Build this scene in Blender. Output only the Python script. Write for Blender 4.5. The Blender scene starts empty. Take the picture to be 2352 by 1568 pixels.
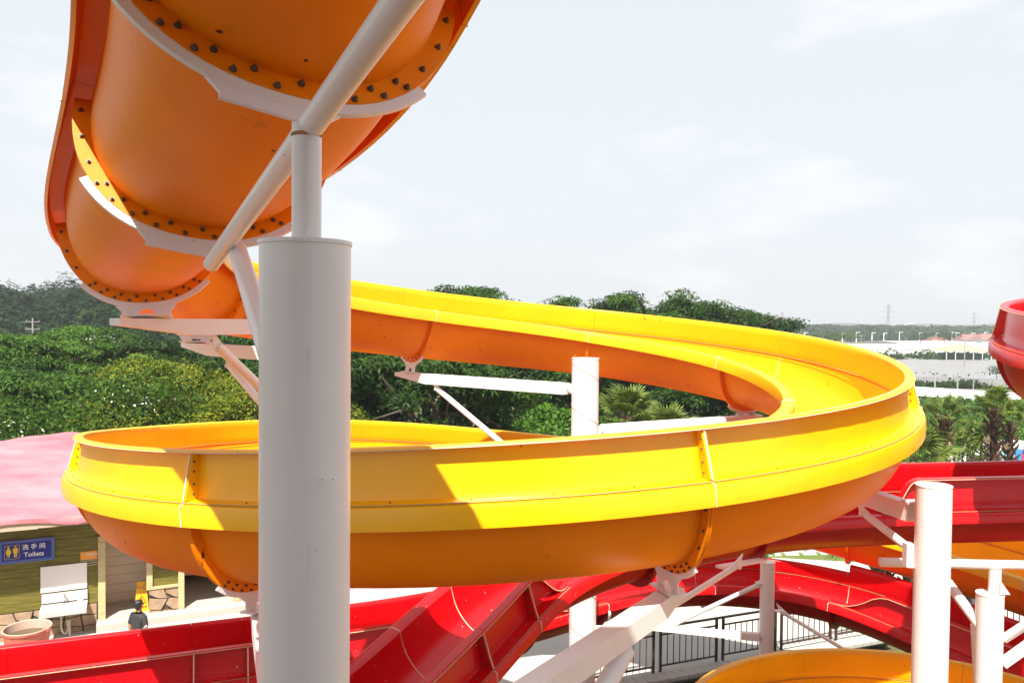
import bpy, bmesh, math, random
import numpy as np
from mathutils import Vector, Matrix

random.seed(7); rng = np.random.default_rng(7)
C = bpy.context.scene.collection
SC = bpy.context.scene
rad = math.radians

# ------------------------------------------------------------------ camera, sky, sun, exposure
H = 7.8                       # eye height above the ground
PITCH, ROLL = 0.027, 0.009
F = 800 / 1024                # focal length in picture widths
cam = bpy.data.cameras.new('camera'); camo = bpy.data.objects.new('camera', cam); C.objects.link(camo)
cam.sensor_width = 36; cam.lens = 36 * F; cam.clip_start = .05; cam.clip_end = 9000
camo.matrix_world = (Matrix.Translation((0, 0, H)) @ Matrix.Rotation(rad(90) - PITCH, 4, 'X') @ Matrix.Rotation(ROLL, 4, 'Z'))
SC.camera = camo

SUN_FROM = Vector((-.07, -.53, .85)).normalized()       # towards the sun
elev = math.asin(SUN_FROM.z); azim = math.atan2(SUN_FROM.x, SUN_FROM.y)
wd = bpy.data.worlds.new('World'); SC.world = wd; wd.use_nodes = True
nt = wd.node_tree; nt.nodes.clear()
out = nt.nodes.new('ShaderNodeOutputWorld'); bg = nt.nodes.new('ShaderNodeBackground')
sky = nt.nodes.new('ShaderNodeTexSky'); sky.sky_type = 'NISHITA'; sky.sun_disc = False
sky.sun_elevation = elev; sky.sun_rotation = azim
sky.air_density = 1.0; sky.dust_density = 3.0; sky.ozone_density = 1.0
# thin white veil and a few soft cumulus patches over the sky
tc = nt.nodes.new('ShaderNodeTexCoord')
mp = nt.nodes.new('ShaderNodeMapping'); mp.inputs['Scale'].default_value = (1.6, 1.6, 4.2); mp.inputs['Location'].default_value = (.35, .1, .2)
nz = nt.nodes.new('ShaderNodeTexNoise'); nz.inputs['Scale'].default_value = 2.1; nz.inputs['Detail'].default_value = 9; nz.inputs['Roughness'].default_value = .56
cr = nt.nodes.new('ShaderNodeValToRGB'); cr.color_ramp.elements[0].position = .52; cr.color_ramp.elements[1].position = .66
cr.color_ramp.elements[0].color = (0, 0, 0, 1); cr.color_ramp.elements[1].color = (.5, .5, .5, 1)
veil = nt.nodes.new('ShaderNodeMixRGB'); veil.inputs[0].default_value = .80; veil.inputs[2].default_value = (7.75, 8.1, 8.5, 1)
mixc = nt.nodes.new('ShaderNodeMixRGB'); mixc.inputs[2].default_value = (9.2, 9.1, 9.0, 1)
L = nt.links.new
L(tc.outputs['Generated'], mp.inputs[0]); L(mp.outputs[0], nz.inputs['Vector']); L(nz.outputs[0], cr.inputs[0])
L(sky.outputs[0], veil.inputs[1]); L(veil.outputs[0], mixc.inputs[1]); L(cr.outputs[0], mixc.inputs[0])
L(mixc.outputs[0], bg.inputs[0]); bg.inputs[1].default_value = .060; L(bg.outputs[0], out.inputs[0])

sun = bpy.data.lights.new('sun', 'SUN'); suno = bpy.data.objects.new('sun', sun); C.objects.link(suno)
sun.energy = 5.0; sun.angle = rad(.53); sun.color = (1, .95, .86)
suno.rotation_euler = (-SUN_FROM).to_track_quat('-Z', 'Y').to_euler(); suno.location = (0, -20, 40)
SC.view_settings.view_transform = 'Standard'; SC.view_settings.look = 'None'
SC.view_settings.exposure = 1.08; SC.view_settings.gamma = 1; SC.view_settings.use_curve_mapping = False
SC.cycles.max_bounces = 10; SC.cycles.diffuse_bounces = 6; SC.cycles.glossy_bounces = 3; SC.cycles.transmission_bounces = 4
SC.cycles.volume_bounces = 0; SC.cycles.caustics_reflective = False; SC.cycles.caustics_refractive = False

# ------------------------------------------------------------------ helpers
cP, sP, cR, sR = math.cos(PITCH), math.sin(PITCH), math.cos(ROLL), math.sin(ROLL)
def at(u, v, Y):
    """world point seen at picture position (u, v) (2352 px wide picture) at distance Y in front of the camera"""
    f = F * 2352
    x, yv = u - 1176, -(v - 784)
    a, b = (x * cR - yv * sR) / f, (x * sR + yv * cR) / f
    d = Vector((a, cP + b * sP, -sP + b * cP)); d *= Y / d.y
    return Vector((d.x, d.y, d.z + H))
def W(p): return Vector((p[0], p[1], p[2] + H))

def props(o, label=None, cat=None, group=None, kind=None):
    if label: o['label'] = label
    if cat: o['category'] = cat
    if group: o['group'] = group
    if kind: o['kind'] = kind
    return o
def thing(name, label, cat, loc=(0, 0, 0), group=None, rz=0):
    o = bpy.data.objects.new(name, None); C.objects.link(o); o.empty_display_size = .3
    o.location = loc; o.rotation_euler = (0, 0, rz)
    return props(o, label, cat, group)
def link(name, me, mat=None, parent=None):
    o = bpy.data.objects.new(name, me); C.objects.link(o)
    if mat is not None and len(me.materials) == 0: me.materials.append(mat)
    if parent is not None:
        o.parent = parent
        # meshes are modelled in world space: undo the parent's own transform
        pm = world_of(parent); o.matrix_parent_inverse = pm.inverted()
    return o
def world_of(o):
    m = Matrix.LocRotScale(o.location, o.rotation_euler, o.scale)
    if o.parent: return world_of(o.parent) @ o.matrix_parent_inverse @ m
    return m
def mesh(vs, fs, smooth=False, name='mesh'):
    me = bpy.data.meshes.new(name); me.from_pydata([tuple(v) for v in vs], [], [tuple(f) for f in fs])
    if smooth: me.shade_smooth() if hasattr(me, 'shade_smooth') else me.polygons.foreach_set('use_smooth', [True] * len(me.polygons))
    me.update(); return me
def smooth_angle(me, deg=35):
    me.polygons.foreach_set('use_smooth', [True] * len(me.polygons))
    if hasattr(me, 'set_sharp_from_angle'): me.set_sharp_from_angle(angle=rad(deg))
    return me

class MB:
    """collects shapes for ONE mesh"""
    def __init__(s): s.v, s.f = [], []
    def add(s, vs, fs):
        k = len(s.v); s.v += [Vector(v) for v in vs]; s.f += [tuple(i + k for i in f) for f in fs]; return s
    def box(s, c, sz, M=None):
        hx, hy, hz = sz[0] / 2, sz[1] / 2, sz[2] / 2
        vs = [Vector((x, y, z)) for x in (-hx, hx) for y in (-hy, hy) for z in (-hz, hz)]
        if M is not None: vs = [M @ v for v in vs]
        vs = [v + Vector(c) for v in vs]
        return s.add(vs, [(0, 1, 3, 2), (4, 6, 7, 5), (0, 4, 5, 1), (2, 3, 7, 6), (0, 2, 6, 4), (1, 5, 7, 3)])
    def tube(s, a, b, r0, r1=None, n=24, caps=True):
        a, b = Vector(a), Vector(b); r1 = r0 if r1 is None else r1
        d = (b - a).normalized(); q = d.to_track_quat('Z', 'Y').to_matrix()
        vs = []
        for p, r in ((a, r0), (b, r1)):
            vs += [p + q @ Vector((r * math.cos(2 * math.pi * i / n), r * math.sin(2 * math.pi * i / n), 0)) for i in range(n)]
        fs = [(i, (i + 1) % n, n + (i + 1) % n, n + i) for i in range(n)]
        if caps: fs += [tuple(range(n - 1, -1, -1)), tuple(range(n, 2 * n))]
        return s.add(vs, fs)
    def path(s, pts, r, n=10):
        pts = [Vector(p) for p in pts]; rs = r if isinstance(r, (list, tuple)) else [r] * len(pts)
        vs = []
        for i, p in enumerate(pts):
            d = (pts[min(i + 1, len(pts) - 1)] - pts[max(i - 1, 0)]).normalized()
            q = d.to_track_quat('Z', 'Y').to_matrix()
            vs += [p + q @ Vector((rs[i] * math.cos(2 * math.pi * k / n), rs[i] * math.sin(2 * math.pi * k / n), 0)) for k in range(n)]
        fs = [(i * n + k, i * n + (k + 1) % n, (i + 1) * n + (k + 1) % n, (i + 1) * n + k) for i in range(len(pts) - 1) for k in range(n)]
        fs += [tuple(range(n - 1, -1, -1)), tuple(range((len(pts) - 1) * n, len(pts) * n))]
        return s.add(vs, fs)
    def beam(s, a, b, w, h, w1=None, h1=None, up=(0, 0, 1)):
        """square hollow section from a to b (centre line)"""
        a, b = Vector(a), Vector(b); d = (b - a).normalized(); up = Vector(up)
        x = d.cross(up).normalized(); z = x.cross(d).normalized()
        w1 = w if w1 is None else w1; h1 = h if h1 is None else h1
        vs = [p + x * sx * ww / 2 + z * sz * hh / 2 for p, ww, hh in ((a, w, h), (b, w1, h1)) for sx in (-1, 1) for sz in (-1, 1)]
        return s.add(vs, [(0, 1, 3, 2), (4, 6, 7, 5), (0, 4, 5, 1), (2, 3, 7, 6), (0, 2, 6, 4), (1, 5, 7, 3)])
    def prism(s, poly, d):
        """polygon (world points) extruded by vector d"""
        n = len(poly); d = Vector(d); vs = [Vector(p) for p in poly] + [Vector(p) + d for p in poly]
        return s.add(vs, [tuple(range(n - 1, -1, -1)), tuple(range(n, 2 * n))] + [(i, (i + 1) % n, n + (i + 1) % n, n + i) for i in range(n)])
    def lathe(s, prof, c, n=32):
        vs = [Vector(c) + Vector((r * math.cos(2 * math.pi * k / n), r * math.sin(2 * math.pi * k / n), z)) for r, z in prof for k in range(n)]
        fs = [(i * n + k, i * n + (k + 1) % n, (i + 1) * n + (k + 1) % n, (i + 1) * n + k) for i in range(len(prof) - 1) for k in range(n)]
        return s.add(vs, fs)
    def fix(s, me):
        bm = bmesh.new(); bm.from_mesh(me); bmesh.ops.recalc_face_normals(bm, faces=bm.faces); bm.to_mesh(me); bm.free(); return me
    def build(s, name, mat, parent=None, smooth=35):
        me = s.fix(mesh(s.v, s.f, name=name))
        if smooth: smooth_angle(me, smooth)
        return link(name, me, mat, parent)

# ------------------------------------------------------------------ materials
def mat(name, base, rough=.5, spec=.5, mott=0, mscale=3., bump=0, bscale=20., coat=0, dirt=None, dscale=8., damt=.0, metal=0, col2=None):
    m = bpy.data.materials.new(name); m.use_nodes = True; n = m.node_tree; b = n.nodes['Principled BSDF']
    b.inputs['Roughness'].default_value = rough; b.inputs['Specular IOR Level'].default_value = spec
    b.inputs['Metallic'].default_value = metal
    if coat: b.inputs['Coat Weight'].default_value = coat; b.inputs['Coat Roughness'].default_value = .12
    b.inputs['Base Color'].default_value = (*base, 1)
    geo = n.nodes.new('ShaderNodeNewGeometry'); src = geo.outputs['Position']; last = None
    if mott or col2:
        z = n.nodes.new('ShaderNodeTexNoise'); z.inputs['Scale'].default_value = mscale; z.inputs['Detail'].default_value = 6; z.inputs['Roughness'].default_value = .62
        n.links.new(src, z.inputs['Vector'])
        r = n.nodes.new('ShaderNodeValToRGB'); r.color_ramp.elements[0].position = .3; r.color_ramp.elements[1].position = .7
        c2 = col2 or [min(1, c * (1 + mott)) for c in base]; c1 = base if col2 else [c * (1 - mott) for c in base]
        r.color_ramp.elements[0].color = (*c1, 1); r.color_ramp.elements[1].color = (*c2, 1)
        n.links.new(z.outputs[0], r.inputs[0]); last = r.outputs[0]
    if dirt:
        z = n.nodes.new('ShaderNodeTexNoise'); z.inputs['Scale'].default_value = dscale; z.inputs['Detail'].default_value = 10; z.inputs['Roughness'].default_value = .7
        n.links.new(src, z.inputs['Vector'])
        r = n.nodes.new('ShaderNodeValToRGB'); r.color_ramp.elements[0].position = .60 - damt * .2; r.color_ramp.elements[1].position = .82 - damt * .2
        r.color_ramp.elements[0].color = (0, 0, 0, 1); r.color_ramp.elements[1].color = (.8, .8, .8, 1)
        n.links.new(z.outputs[0], r.inputs[0])
        x = n.nodes.new('ShaderNodeMixRGB'); x.inputs[2].default_value = (*dirt, 1)
        if last is not None: n.links.new(last, x.inputs[1])
        else: x.inputs[1].default_value = (*base, 1)
        n.links.new(r.outputs[0], x.inputs[0]); last = x.outputs[0]
    if last is not None: n.links.new(last, b.inputs['Base Color'])
    if bump:
        z = n.nodes.new('ShaderNodeTexNoise'); z.inputs['Scale'].default_value = bscale; z.inputs['Detail'].default_value = 5
        n.links.new(src, z.inputs['Vector'])
        bp = n.nodes.new('ShaderNodeBump'); bp.inputs['Strength'].default_value = bump; bp.inputs['Distance'].default_value = .02
        n.links.new(z.outputs[0], bp.inputs['Height']); n.links.new(bp.outputs[0], b.inputs['Normal'])
    return m
def leafmat(name, c1, c2, trans=.35):
    m = bpy.data.materials.new(name); m.use_nodes = True; n = m.node_tree; n.nodes.clear()
    o = n.nodes.new('ShaderNodeOutputMaterial'); a = n.nodes.new('ShaderNodeAttribute'); a.attribute_name = 'tint'
    r = n.nodes.new('ShaderNodeMixRGB'); r.inputs[1].default_value = (*c1, 1); r.inputs[2].default_value = (*c2, 1)
    d = n.nodes.new('ShaderNodeBsdfPrincipled'); d.inputs['Roughness'].default_value = .55; d.inputs['Specular IOR Level'].default_value = .18
    t = n.nodes.new('ShaderNodeBsdfTranslucent'); x = n.nodes.new('ShaderNodeMixShader'); x.inputs[0].default_value = trans
    oi = n.nodes.new('ShaderNodeObjectInfo'); hs = n.nodes.new('ShaderNodeHueSaturation')
    mr = n.nodes.new('ShaderNodeMapRange'); mr.inputs[3].default_value = .8; mr.inputs[4].default_value = 1.25
    n.links.new(oi.outputs['Random'], mr.inputs[0]); n.links.new(mr.outputs[0], hs.inputs['Value'])
    n.links.new(a.outputs['Fac'], r.inputs[0]); n.links.new(r.outputs[0], hs.inputs['Color'])
    n.links.new(hs.outputs[0], d.inputs['Base Color']); n.links.new(hs.outputs[0], t.inputs['Color'])
    n.links.new(d.outputs[0], x.inputs[1]); n.links.new(t.outputs[0], x.inputs[2]); n.links.new(x.outputs[0], o.inputs[0])
    return m
M = {}
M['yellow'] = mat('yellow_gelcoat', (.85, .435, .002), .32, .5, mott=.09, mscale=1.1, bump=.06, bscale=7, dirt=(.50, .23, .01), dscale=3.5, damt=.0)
M['orange'] = mat('yellow_shade_gelcoat', (.86, .235, .002), .45, .16, mott=.07, mscale=1.3, bump=.05, bscale=9, dirt=(.12, .04, .015), dscale=4, damt=-.08)  # yellow trough's outer faces: their deep orange shade is put into the colour
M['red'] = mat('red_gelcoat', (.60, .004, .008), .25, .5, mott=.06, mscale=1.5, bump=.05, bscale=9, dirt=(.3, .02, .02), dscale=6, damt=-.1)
M['red_shade'] = mat('red_shade_gelcoat', (.33, .003, .006), .35, .3, mott=.08, mscale=1.5, bump=.05, bscale=9)  # red trough's outer faces, darkened: underside shade painted into the base colour
M['white'] = mat('white_steel_paint', (.78, .755, .74), .34, .5, mott=.03, mscale=2, dirt=(.40, .27, .19), dscale=11, damt=-.14, bump=.03, bscale=6)
def add_specks(m, scale, thr, col):
    n = m.node_tree; b = n.nodes['Principled BSDF']; src = b.inputs['Base Color'].links[0].from_socket
    g = n.nodes.new('ShaderNodeNewGeometry'); mp_ = n.nodes.new('ShaderNodeMapping'); mp_.inputs['Scale'].default_value = (1, 1, .45)
    z = n.nodes.new('ShaderNodeTexNoise'); z.inputs['Scale'].default_value = scale; z.inputs['Detail'].default_value = 2
    r = n.nodes.new('ShaderNodeValToRGB'); r.color_ramp.elements[0].position = thr; r.color_ramp.elements[1].position = thr + .03
    x = n.nodes.new('ShaderNodeMixRGB'); x.inputs[2].default_value = (*col, 1)
    n.links.new(g.outputs['Position'], mp_.inputs[0]); n.links.new(mp_.outputs[0], z.inputs['Vector']); n.links.new(z.outputs[0], r.inputs[0])
    n.links.new(r.outputs[0], x.inputs[0]); n.links.new(src, x.inputs[1]); n.links.new(x.outputs[0], b.inputs['Base Color'])
for nd in M['white'].node_tree.nodes:        # grime runs downwards
    if nd.type == 'TEX_NOISE' and abs(nd.inputs['Scale'].default_value - 11) < .1:
        mq = M['white'].node_tree.nodes.new('ShaderNodeMapping'); mq.inputs['Scale'].default_value = (1, 1, .16); gq = M['white'].node_tree.nodes.new('ShaderNodeNewGeometry')
        M['white'].node_tree.links.new(gq.outputs['Position'], mq.inputs[0]); M['white'].node_tree.links.new(mq.outputs[0], nd.inputs['Vector'])
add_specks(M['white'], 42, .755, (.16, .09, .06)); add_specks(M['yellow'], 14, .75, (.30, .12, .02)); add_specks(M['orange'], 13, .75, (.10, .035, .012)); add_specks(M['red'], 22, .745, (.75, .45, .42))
M['sealant'] = mat('pale_sealant', (.72, .62, .45), .6)
M['rimedge'] = mat('pale_cut_rim_edge', (.62, .42, .26), .6)
M['edge'] = mat('raw_laminate_edge', (.42, .27, .12), .7)
M['bolt'] = mat('dull_bolt_steel', (.16, .13, .10), .5, metal=.6)
M['rust'] = mat('rusty_weld', (.35, .17, .08), .8, mott=.3, mscale=40)
M['concrete'] = mat('pale_concrete', (.42, .40, .36), .8, mott=.10, mscale=.8, bump=.1, bscale=30, dirt=(.36, .34, .30), dscale=.9, damt=.05)
M['kerb'] = mat('kerb_concrete', (.42, .40, .35), .85, mott=.15, mscale=4)
M['soil'] = mat('ground_soil_and_weeds', (.05, .075, .018), .9, col2=(.10, .085, .04), mscale=.6, bump=.3, bscale=3)
M['grass'] = leafmat('grass_blades', (.07, .16, .015), (.16, .26, .03), .3)
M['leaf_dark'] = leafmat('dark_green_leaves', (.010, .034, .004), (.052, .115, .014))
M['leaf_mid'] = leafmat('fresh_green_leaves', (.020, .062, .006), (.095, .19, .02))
M['leaf_yellow'] = leafmat('yellow_green_leaves', (.04, .08, .006), (.25, .27, .02))
M['leaf_bright'] = leafmat('bright_vine_leaves', (.035, .10, .008), (.12, .25, .025))
M['leaf_far'] = leafmat('far_wood_leaves', (.010, .030, .007), (.042, .085, .020))
M['bark'] = mat('grey_brown_bark', (.09, .065, .045), .9, mott=.3, mscale=9, bump=.6, bscale=25)
M['palm_trunk'] = mat('palm_trunk_fibre', (.085, .045, .028), .9, mott=.4, mscale=14, bump=.8, bscale=30)
M['palm'] = leafmat('fan_palm_blades', (.05, .10, .012), (.20, .25, .05), .3)
M['palm_dry'] = leafmat('dry_palm_blades', (.26, .17, .09), (.46, .36, .22), .3)
M['flower'] = mat('white_flowers', (.75, .72, .66), .8)

# ------------------------------------------------------------------ slide troughs
def spline(K, n):
    """chord-length natural cubic through knots -> samples; knot k is sample k*n"""
    K = np.array(K, float); N = len(K); h = np.maximum(np.linalg.norm(np.diff(K, axis=0), axis=1), 1e-6)
    A = np.zeros((N, N)); B = np.zeros((N, 3)); A[0, 0] = 1; A[0, 1] = -1; A[-1, -1] = 1; A[-1, -2] = -1
    for i in range(1, N - 1):
        A[i, i - 1] = h[i - 1]; A[i, i] = 2 * (h[i - 1] + h[i]); A[i, i + 1] = h[i]
        B[i] = 6 * ((K[i + 1] - K[i]) / h[i] - (K[i] - K[i - 1]) / h[i - 1])
    m = np.linalg.solve(A, B); P = []
    for i in range(N - 1):
        for k in range(n + (i == N - 2)):
            s = k / n; a = 1 - s
            P.append(a * K[i] + s * K[i + 1] + ((a ** 3 - a) * m[i] + (s ** 3 - s) * m[i + 1]) * h[i] ** 2 / 6)
    P = np.array(P); d = np.gradient(P, axis=0); T = d / np.linalg.norm(d, axis=1)[:, None]
    dh = d.copy(); dh[:, 2] = 0; dh /= np.linalg.norm(dh, axis=1)[:, None]
    Lf = np.stack([-dh[:, 1], dh[:, 0], 0 * dh[:, 0]], 1)
    U = np.cross(T, -Lf); U = np.cross(Lf * 1.0, T) * -1.0
    U *= np.sign(U[:, 2:3])
    return P, T, Lf, U

def offset_profile(prof, t):
    p = np.array(prof, float); d = np.gradient(p, axis=0); d /= np.linalg.norm(d, axis=1)[:, None] + 1e-9
    nrm = np.stack([d[:, 1], -d[:, 0]], 1)
    return p + nrm * t
def sweep(profs, P, Lf, U, thick):
    """profs: one open profile (list of (r,h)) per sample; shell of given thickness"""
    vs, fs = [], []; n = len(P); m = len(profs[0]) * 2
    for i in range(n):
        a = offset_profile(profs[i], thick / 2); b = offset_profile(profs[i], -thick / 2)[::-1]
        ring = np.concatenate([a, b])
        vs.append(P[i] + ring[:, :1] * Lf[i] + ring[:, 1:] * U[i])
    for i in range(n - 1):
        for k in range(m):
            fs.append((i * m + k, i * m + (k + 1) % m, (i + 1) * m + (k + 1) % m, (i + 1) * m + k))
    h = m // 2
    for e, fl in ((0, 0), ((n - 1) * m, 1)):
        for k in range(h - 1):
            q = (e + k, e + k + 1, e + m - 2 - k, e + m - 1 - k); fs.append(q if fl else q[::-1])
    return np.concatenate(vs), fs
def np_build(name, vs, fs, matl, parent, deg=40, mat2=None, idx2=None):
    b = MB(); b.v = [Vector(v) for v in vs]; b.f = [tuple(f) for f in fs]; o = b.build(name, matl, parent, deg)
    if mat2 is not None:
        o.data.materials.append(mat2); o.data.polygons.foreach_set('material_index', np.asarray(idx2, dtype=np.int32)); o.data.update()
    return o

def bolt_mesh():
    b = MB(); b.tube((0, 0, 0), (0, 0, .003), .0135, n=12); b.tube((0, 0, .003), (0, 0, .013), .010, .0095, n=6); b.tube((0, 0, .013), (0, 0, .02), .005, n=6)
    me = b.fix(mesh(b.v, b.f, name='bolt')); me.materials.append(M['bolt']); return me
BOLT = bolt_mesh()
def bolt(p, nrm, parent, sc=1.0):
    o = bpy.data.objects.new('bolt', BOLT); C.objects.link(o); o.parent = parent
    q = Vector(nrm).to_track_quat('Z', 'Y')
    o.matrix_parent_inverse = world_of(parent).inverted()
    o.location = p; o.rotation_mode = 'QUATERNION'; o.rotation_quaternion = q; o.scale = (sc, sc, sc); return o

class Slide:
    def __init__(s, root, knots, matl, hw, dep, hwall, lip=.10, lipdrop=.17, n=14, outer=None, tilt=None):
        s.mo = outer or matl
        s.root, s.m, s.hw, s.dep, s.hwall, s.lip, s.drop, s.n = root, matl, hw, dep, hwall, lip, lipdrop, n
        s.P, s.T, s.Lf, s.U = spline([tuple(W(k)) for k in knots], n)
        if tilt:               # banked sections: {knot: (slope of the joint plane, roll)}
            ks = sorted(tilt); kk = np.arange(len(s.P)) / n
            nat = -s.T[:, 2] / np.linalg.norm(s.T[:, :2], axis=1)
            sl = np.interp(kk, ks, [nat[int(k * n)] if tilt[k][0] is None else tilt[k][0] for k in ks]); ph = np.interp(kk, ks, [tilt[k][1] for k in ks])
            sl = np.where(kk > ks[-1], nat, sl)
            nh = np.unwrap(np.arctan2(s.T[:, 0], s.T[:, 1]))
            dh = np.interp(kk, ks, [(tilt[k][2] - nh[int(k * n)]) if len(tilt[k]) > 2 else 0. for k in ks])
            for i in range(len(s.P)):
                hd = nh[i] + dh[i]; Lh = np.array([-math.cos(hd), math.sin(hd), 0.]); Tv = np.array([Lh[1], -Lh[0], -sl[i]]); Tv /= np.linalg.norm(Tv); U0 = np.cross(Lh, Tv); U0 *= np.sign(U0[2])
                s.T[i] = Tv; s.Lf[i] = Lh * math.cos(ph[i]) + U0 * math.sin(ph[i]); s.U[i] = U0 * math.cos(ph[i]) - Lh * math.sin(ph[i])
    def body_curve(s, a0=0, a1=math.pi, n=22, off=0.0):
        pts = []
        for k in range(n + 1):
            a = a0 + (a1 - a0) * k / n; e = 2.25
            ca, sa = math.cos(a), math.sin(a)
            pts.append((-s.hw * math.copysign(abs(ca) ** (2 / e), ca), -s.dep * abs(sa) ** (2 / e)))
        p = np.array(pts)
        if off: p = offset_profile(p, off)
        return p
    def body_prof(s):
        o, l, d = s.hw, s.lip, s.drop
        left = [(-o - l, -d), (-o - l, -.035), (-o - l + .012, -.008), (-o - l + .035, 0), (-o - .02, 0), (-o - .004, -.012)]
        right = [(-x, y) for x, y in left][::-1]
        return left + [tuple(p) for p in s.body_curve()[1:-1]] + right
    def world(s, i, r, h): return Vector(s.P[i] + r * s.Lf[i] + h * s.U[i])
    def wall_prof(s, side, k=1.0):
        """splash wall on top of the lip: ledge flange, wall leaning inwards, rim flange turned out"""
        w, hw = s.hwall * k, s.hw
        p = [(hw + s.lip - .022, .014), (hw + .035, .014), (hw - .006, .022), (hw - .020, .05)]
        for q in (.25, .5, .75, 1.0):
            y = .05 + (w - .06) * q; p.append((hw - .020 - .045 * (y / s.hwall) ** 1.2, y))
        x = p[-1][0]; p += [(x + .004, w - .004), (x + .02, w + .006), (x + .088, w + .004), (x + .093, w - .012)]
        return [(side * a, b) for a, b in (p if side > 0 else p)]
    def section(s, k0, k1, wall=0, scale=None, side=1, flanges=(True, True), bolts=(0, 0), wbolts=False, name='slide_section', seam=True, row=False):
        n = s.n; i0, i1 = int(round(k0 * n)), int(round(k1 * n)); idx = list(range(i0, i1 + 1))
        P, Lf, U, T = s.P[idx].copy(), s.Lf[idx], s.U[idx], s.T[idx]
        P[0] += T[0] * .002; P[-1] -= T[-1] * .002
        prof = s.body_prof()
        vs, fs = sweep([prof] * len(idx), P, Lf, U, .022)
        mr = 2 * len(prof); nq = (len(idx) - 1) * mr
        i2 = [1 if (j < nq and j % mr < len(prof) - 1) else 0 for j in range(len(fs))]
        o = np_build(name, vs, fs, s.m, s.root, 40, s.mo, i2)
        for e, (fl, ii, sg) in enumerate(((flanges[0], i0, 1), (flanges[1], i1, -1))):
            if not fl: continue
            b = MB(); a = s.body_curve(.13, math.pi - .13, 30, .008); c = s.body_curve(.13, math.pi - .13, 30, .095)
            c[:, 1] = np.minimum(c[:, 1], -.03)
            t0, t1 = s.T[ii] * sg * .003, s.T[ii] * sg * .021
            m = len(a)
            ring = [[s.world(ii, *q) + Vector(t) for q in pts] for pts, t in ((a, t0), (c, t0), (c, t1), (a, t1))]
            vs = [p for r in ring for p in r]; fs = []
            for r in range(4):
                for k in range(m - 1): fs.append((r * m + k, r * m + k + 1, ((r + 1) % 4) * m + k + 1, ((r + 1) % 4) * m + k))
            fs += [(0, m, 2 * m, 3 * m), (m - 1, 4 * m - 1, 3 * m - 1, 2 * m - 1)]
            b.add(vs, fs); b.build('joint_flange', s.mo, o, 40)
            if bolts[e]:
                mid = s.body_curve(.22, math.pi - .22, bolts[e] - 1, .056)
                for q in [m_ for j_, m_ in enumerate(mid) if abs(.22 + (math.pi - .44) * j_ / (bolts[e] - 1) - math.pi / 2) > .74]: bolt(s.world(ii, *q) + Vector(s.T[ii] * sg * .021), s.T[ii] * sg, o)
        for wall in ((1, -1) if wall == 2 else (wall,) if wall else ()):
            sc = scale if wall == side else None
            sc = sc or [1] * len(idx)
            vs, fs = sweep([s.wall_prof(wall, sc[min(int(j * len(sc) / len(idx)), len(sc) - 1)] if len(sc) != len(idx) else sc[j]) for j in range(len(idx))], P, Lf, U, .014)
            np_build('splash_wall', vs, fs, s.m, o)
            for e, (ii, sg, kk) in enumerate(((i0, 1, sc[0]), (i1, -1, sc[-1]))):
                if kk < .5 or not flanges[e]: continue
                wp = s.wall_prof(wall, kk); x = wp[-2][0]
                poly = [wp[k] for k in (1, 3, 4, 5, 6, 7)] + [(wp[-1][0] - wall * .01, wp[-1][1] - .012), (wall * (s.hw + s.lip - .03), .03)]
                MB().prism([s.world(ii, *q) + Vector(s.T[ii] * sg * .003) for q in poly], s.T[ii] * sg * .016).build('wall_flange', s.m, o, 0)
                edge = [(wp[-1][0] - wall * .004, wp[-1][1] - .01), (wall * (s.hw + s.lip - .055), .16), (wall * (s.hw + s.lip - .02), .03)]
                if e == 0: MB().path([s.world(ii, *q) for q in edge], .0075, 6).build('sealant_line', M['sealant'], o)
                if wbolts:
                    for y in (.07, .15, .25, .33):
                        bolt(s.world(ii, wall * (s.hw + .035 - .09 * y), y) + Vector(s.T[ii] * sg * .019), s.T[ii] * sg, o, .75)
            if row:
                for j in range(2, len(idx) - 1, 2): bolt(Vector(P[j] + wall * (s.hw + .055) * Lf[j] + .022 * U[j]), U[j], o, .62)
            wq_ = [s.wall_prof(wall, sc[j] if sc else 1)[-1] for j in range(len(idx))]
            MB().path([Vector(P[j] + (wq_[j][0] + wall * .004) * Lf[j] + (wq_[j][1] + .004) * U[j]) for j in range(len(idx))], .0062, 5).build('rim_edge', M['rimedge'], o)
            # pale sealant line along the ledge, where wall and trough meet, inside and outside
            for r, hh in ((wall * (s.hw + s.lip - .018), .016), (wall * (s.hw - .036), .03)):
                MB().path([Vector(P[j] + r * Lf[j] + hh * U[j]) for j in range(len(idx))], .0042, 5).build('sealant_line', M['edge'], o)
        if seam:     # sealant over the joint, inside the trough and over the lips
            ii = i0
            pts = [(-s.hw - s.lip - .012, -s.drop), (-s.hw - s.lip - .012, -.01), (-s.hw - s.lip + .03, .012), (-s.hw + .0, .010)]
            pts += [tuple(q) for q in s.body_curve(.12, math.pi - .12, 26, -.010)]
            pts += [(s.hw, .01)] + ([(s.hw + s.lip - .03, .012), (s.hw + s.lip + .012, -.01), (s.hw + s.lip + .012, -s.drop)])
            MB().path([s.world(ii, *q) for q in pts], .0065, 5).build('sealant_line', M['sealant'], o)
        return o
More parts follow.
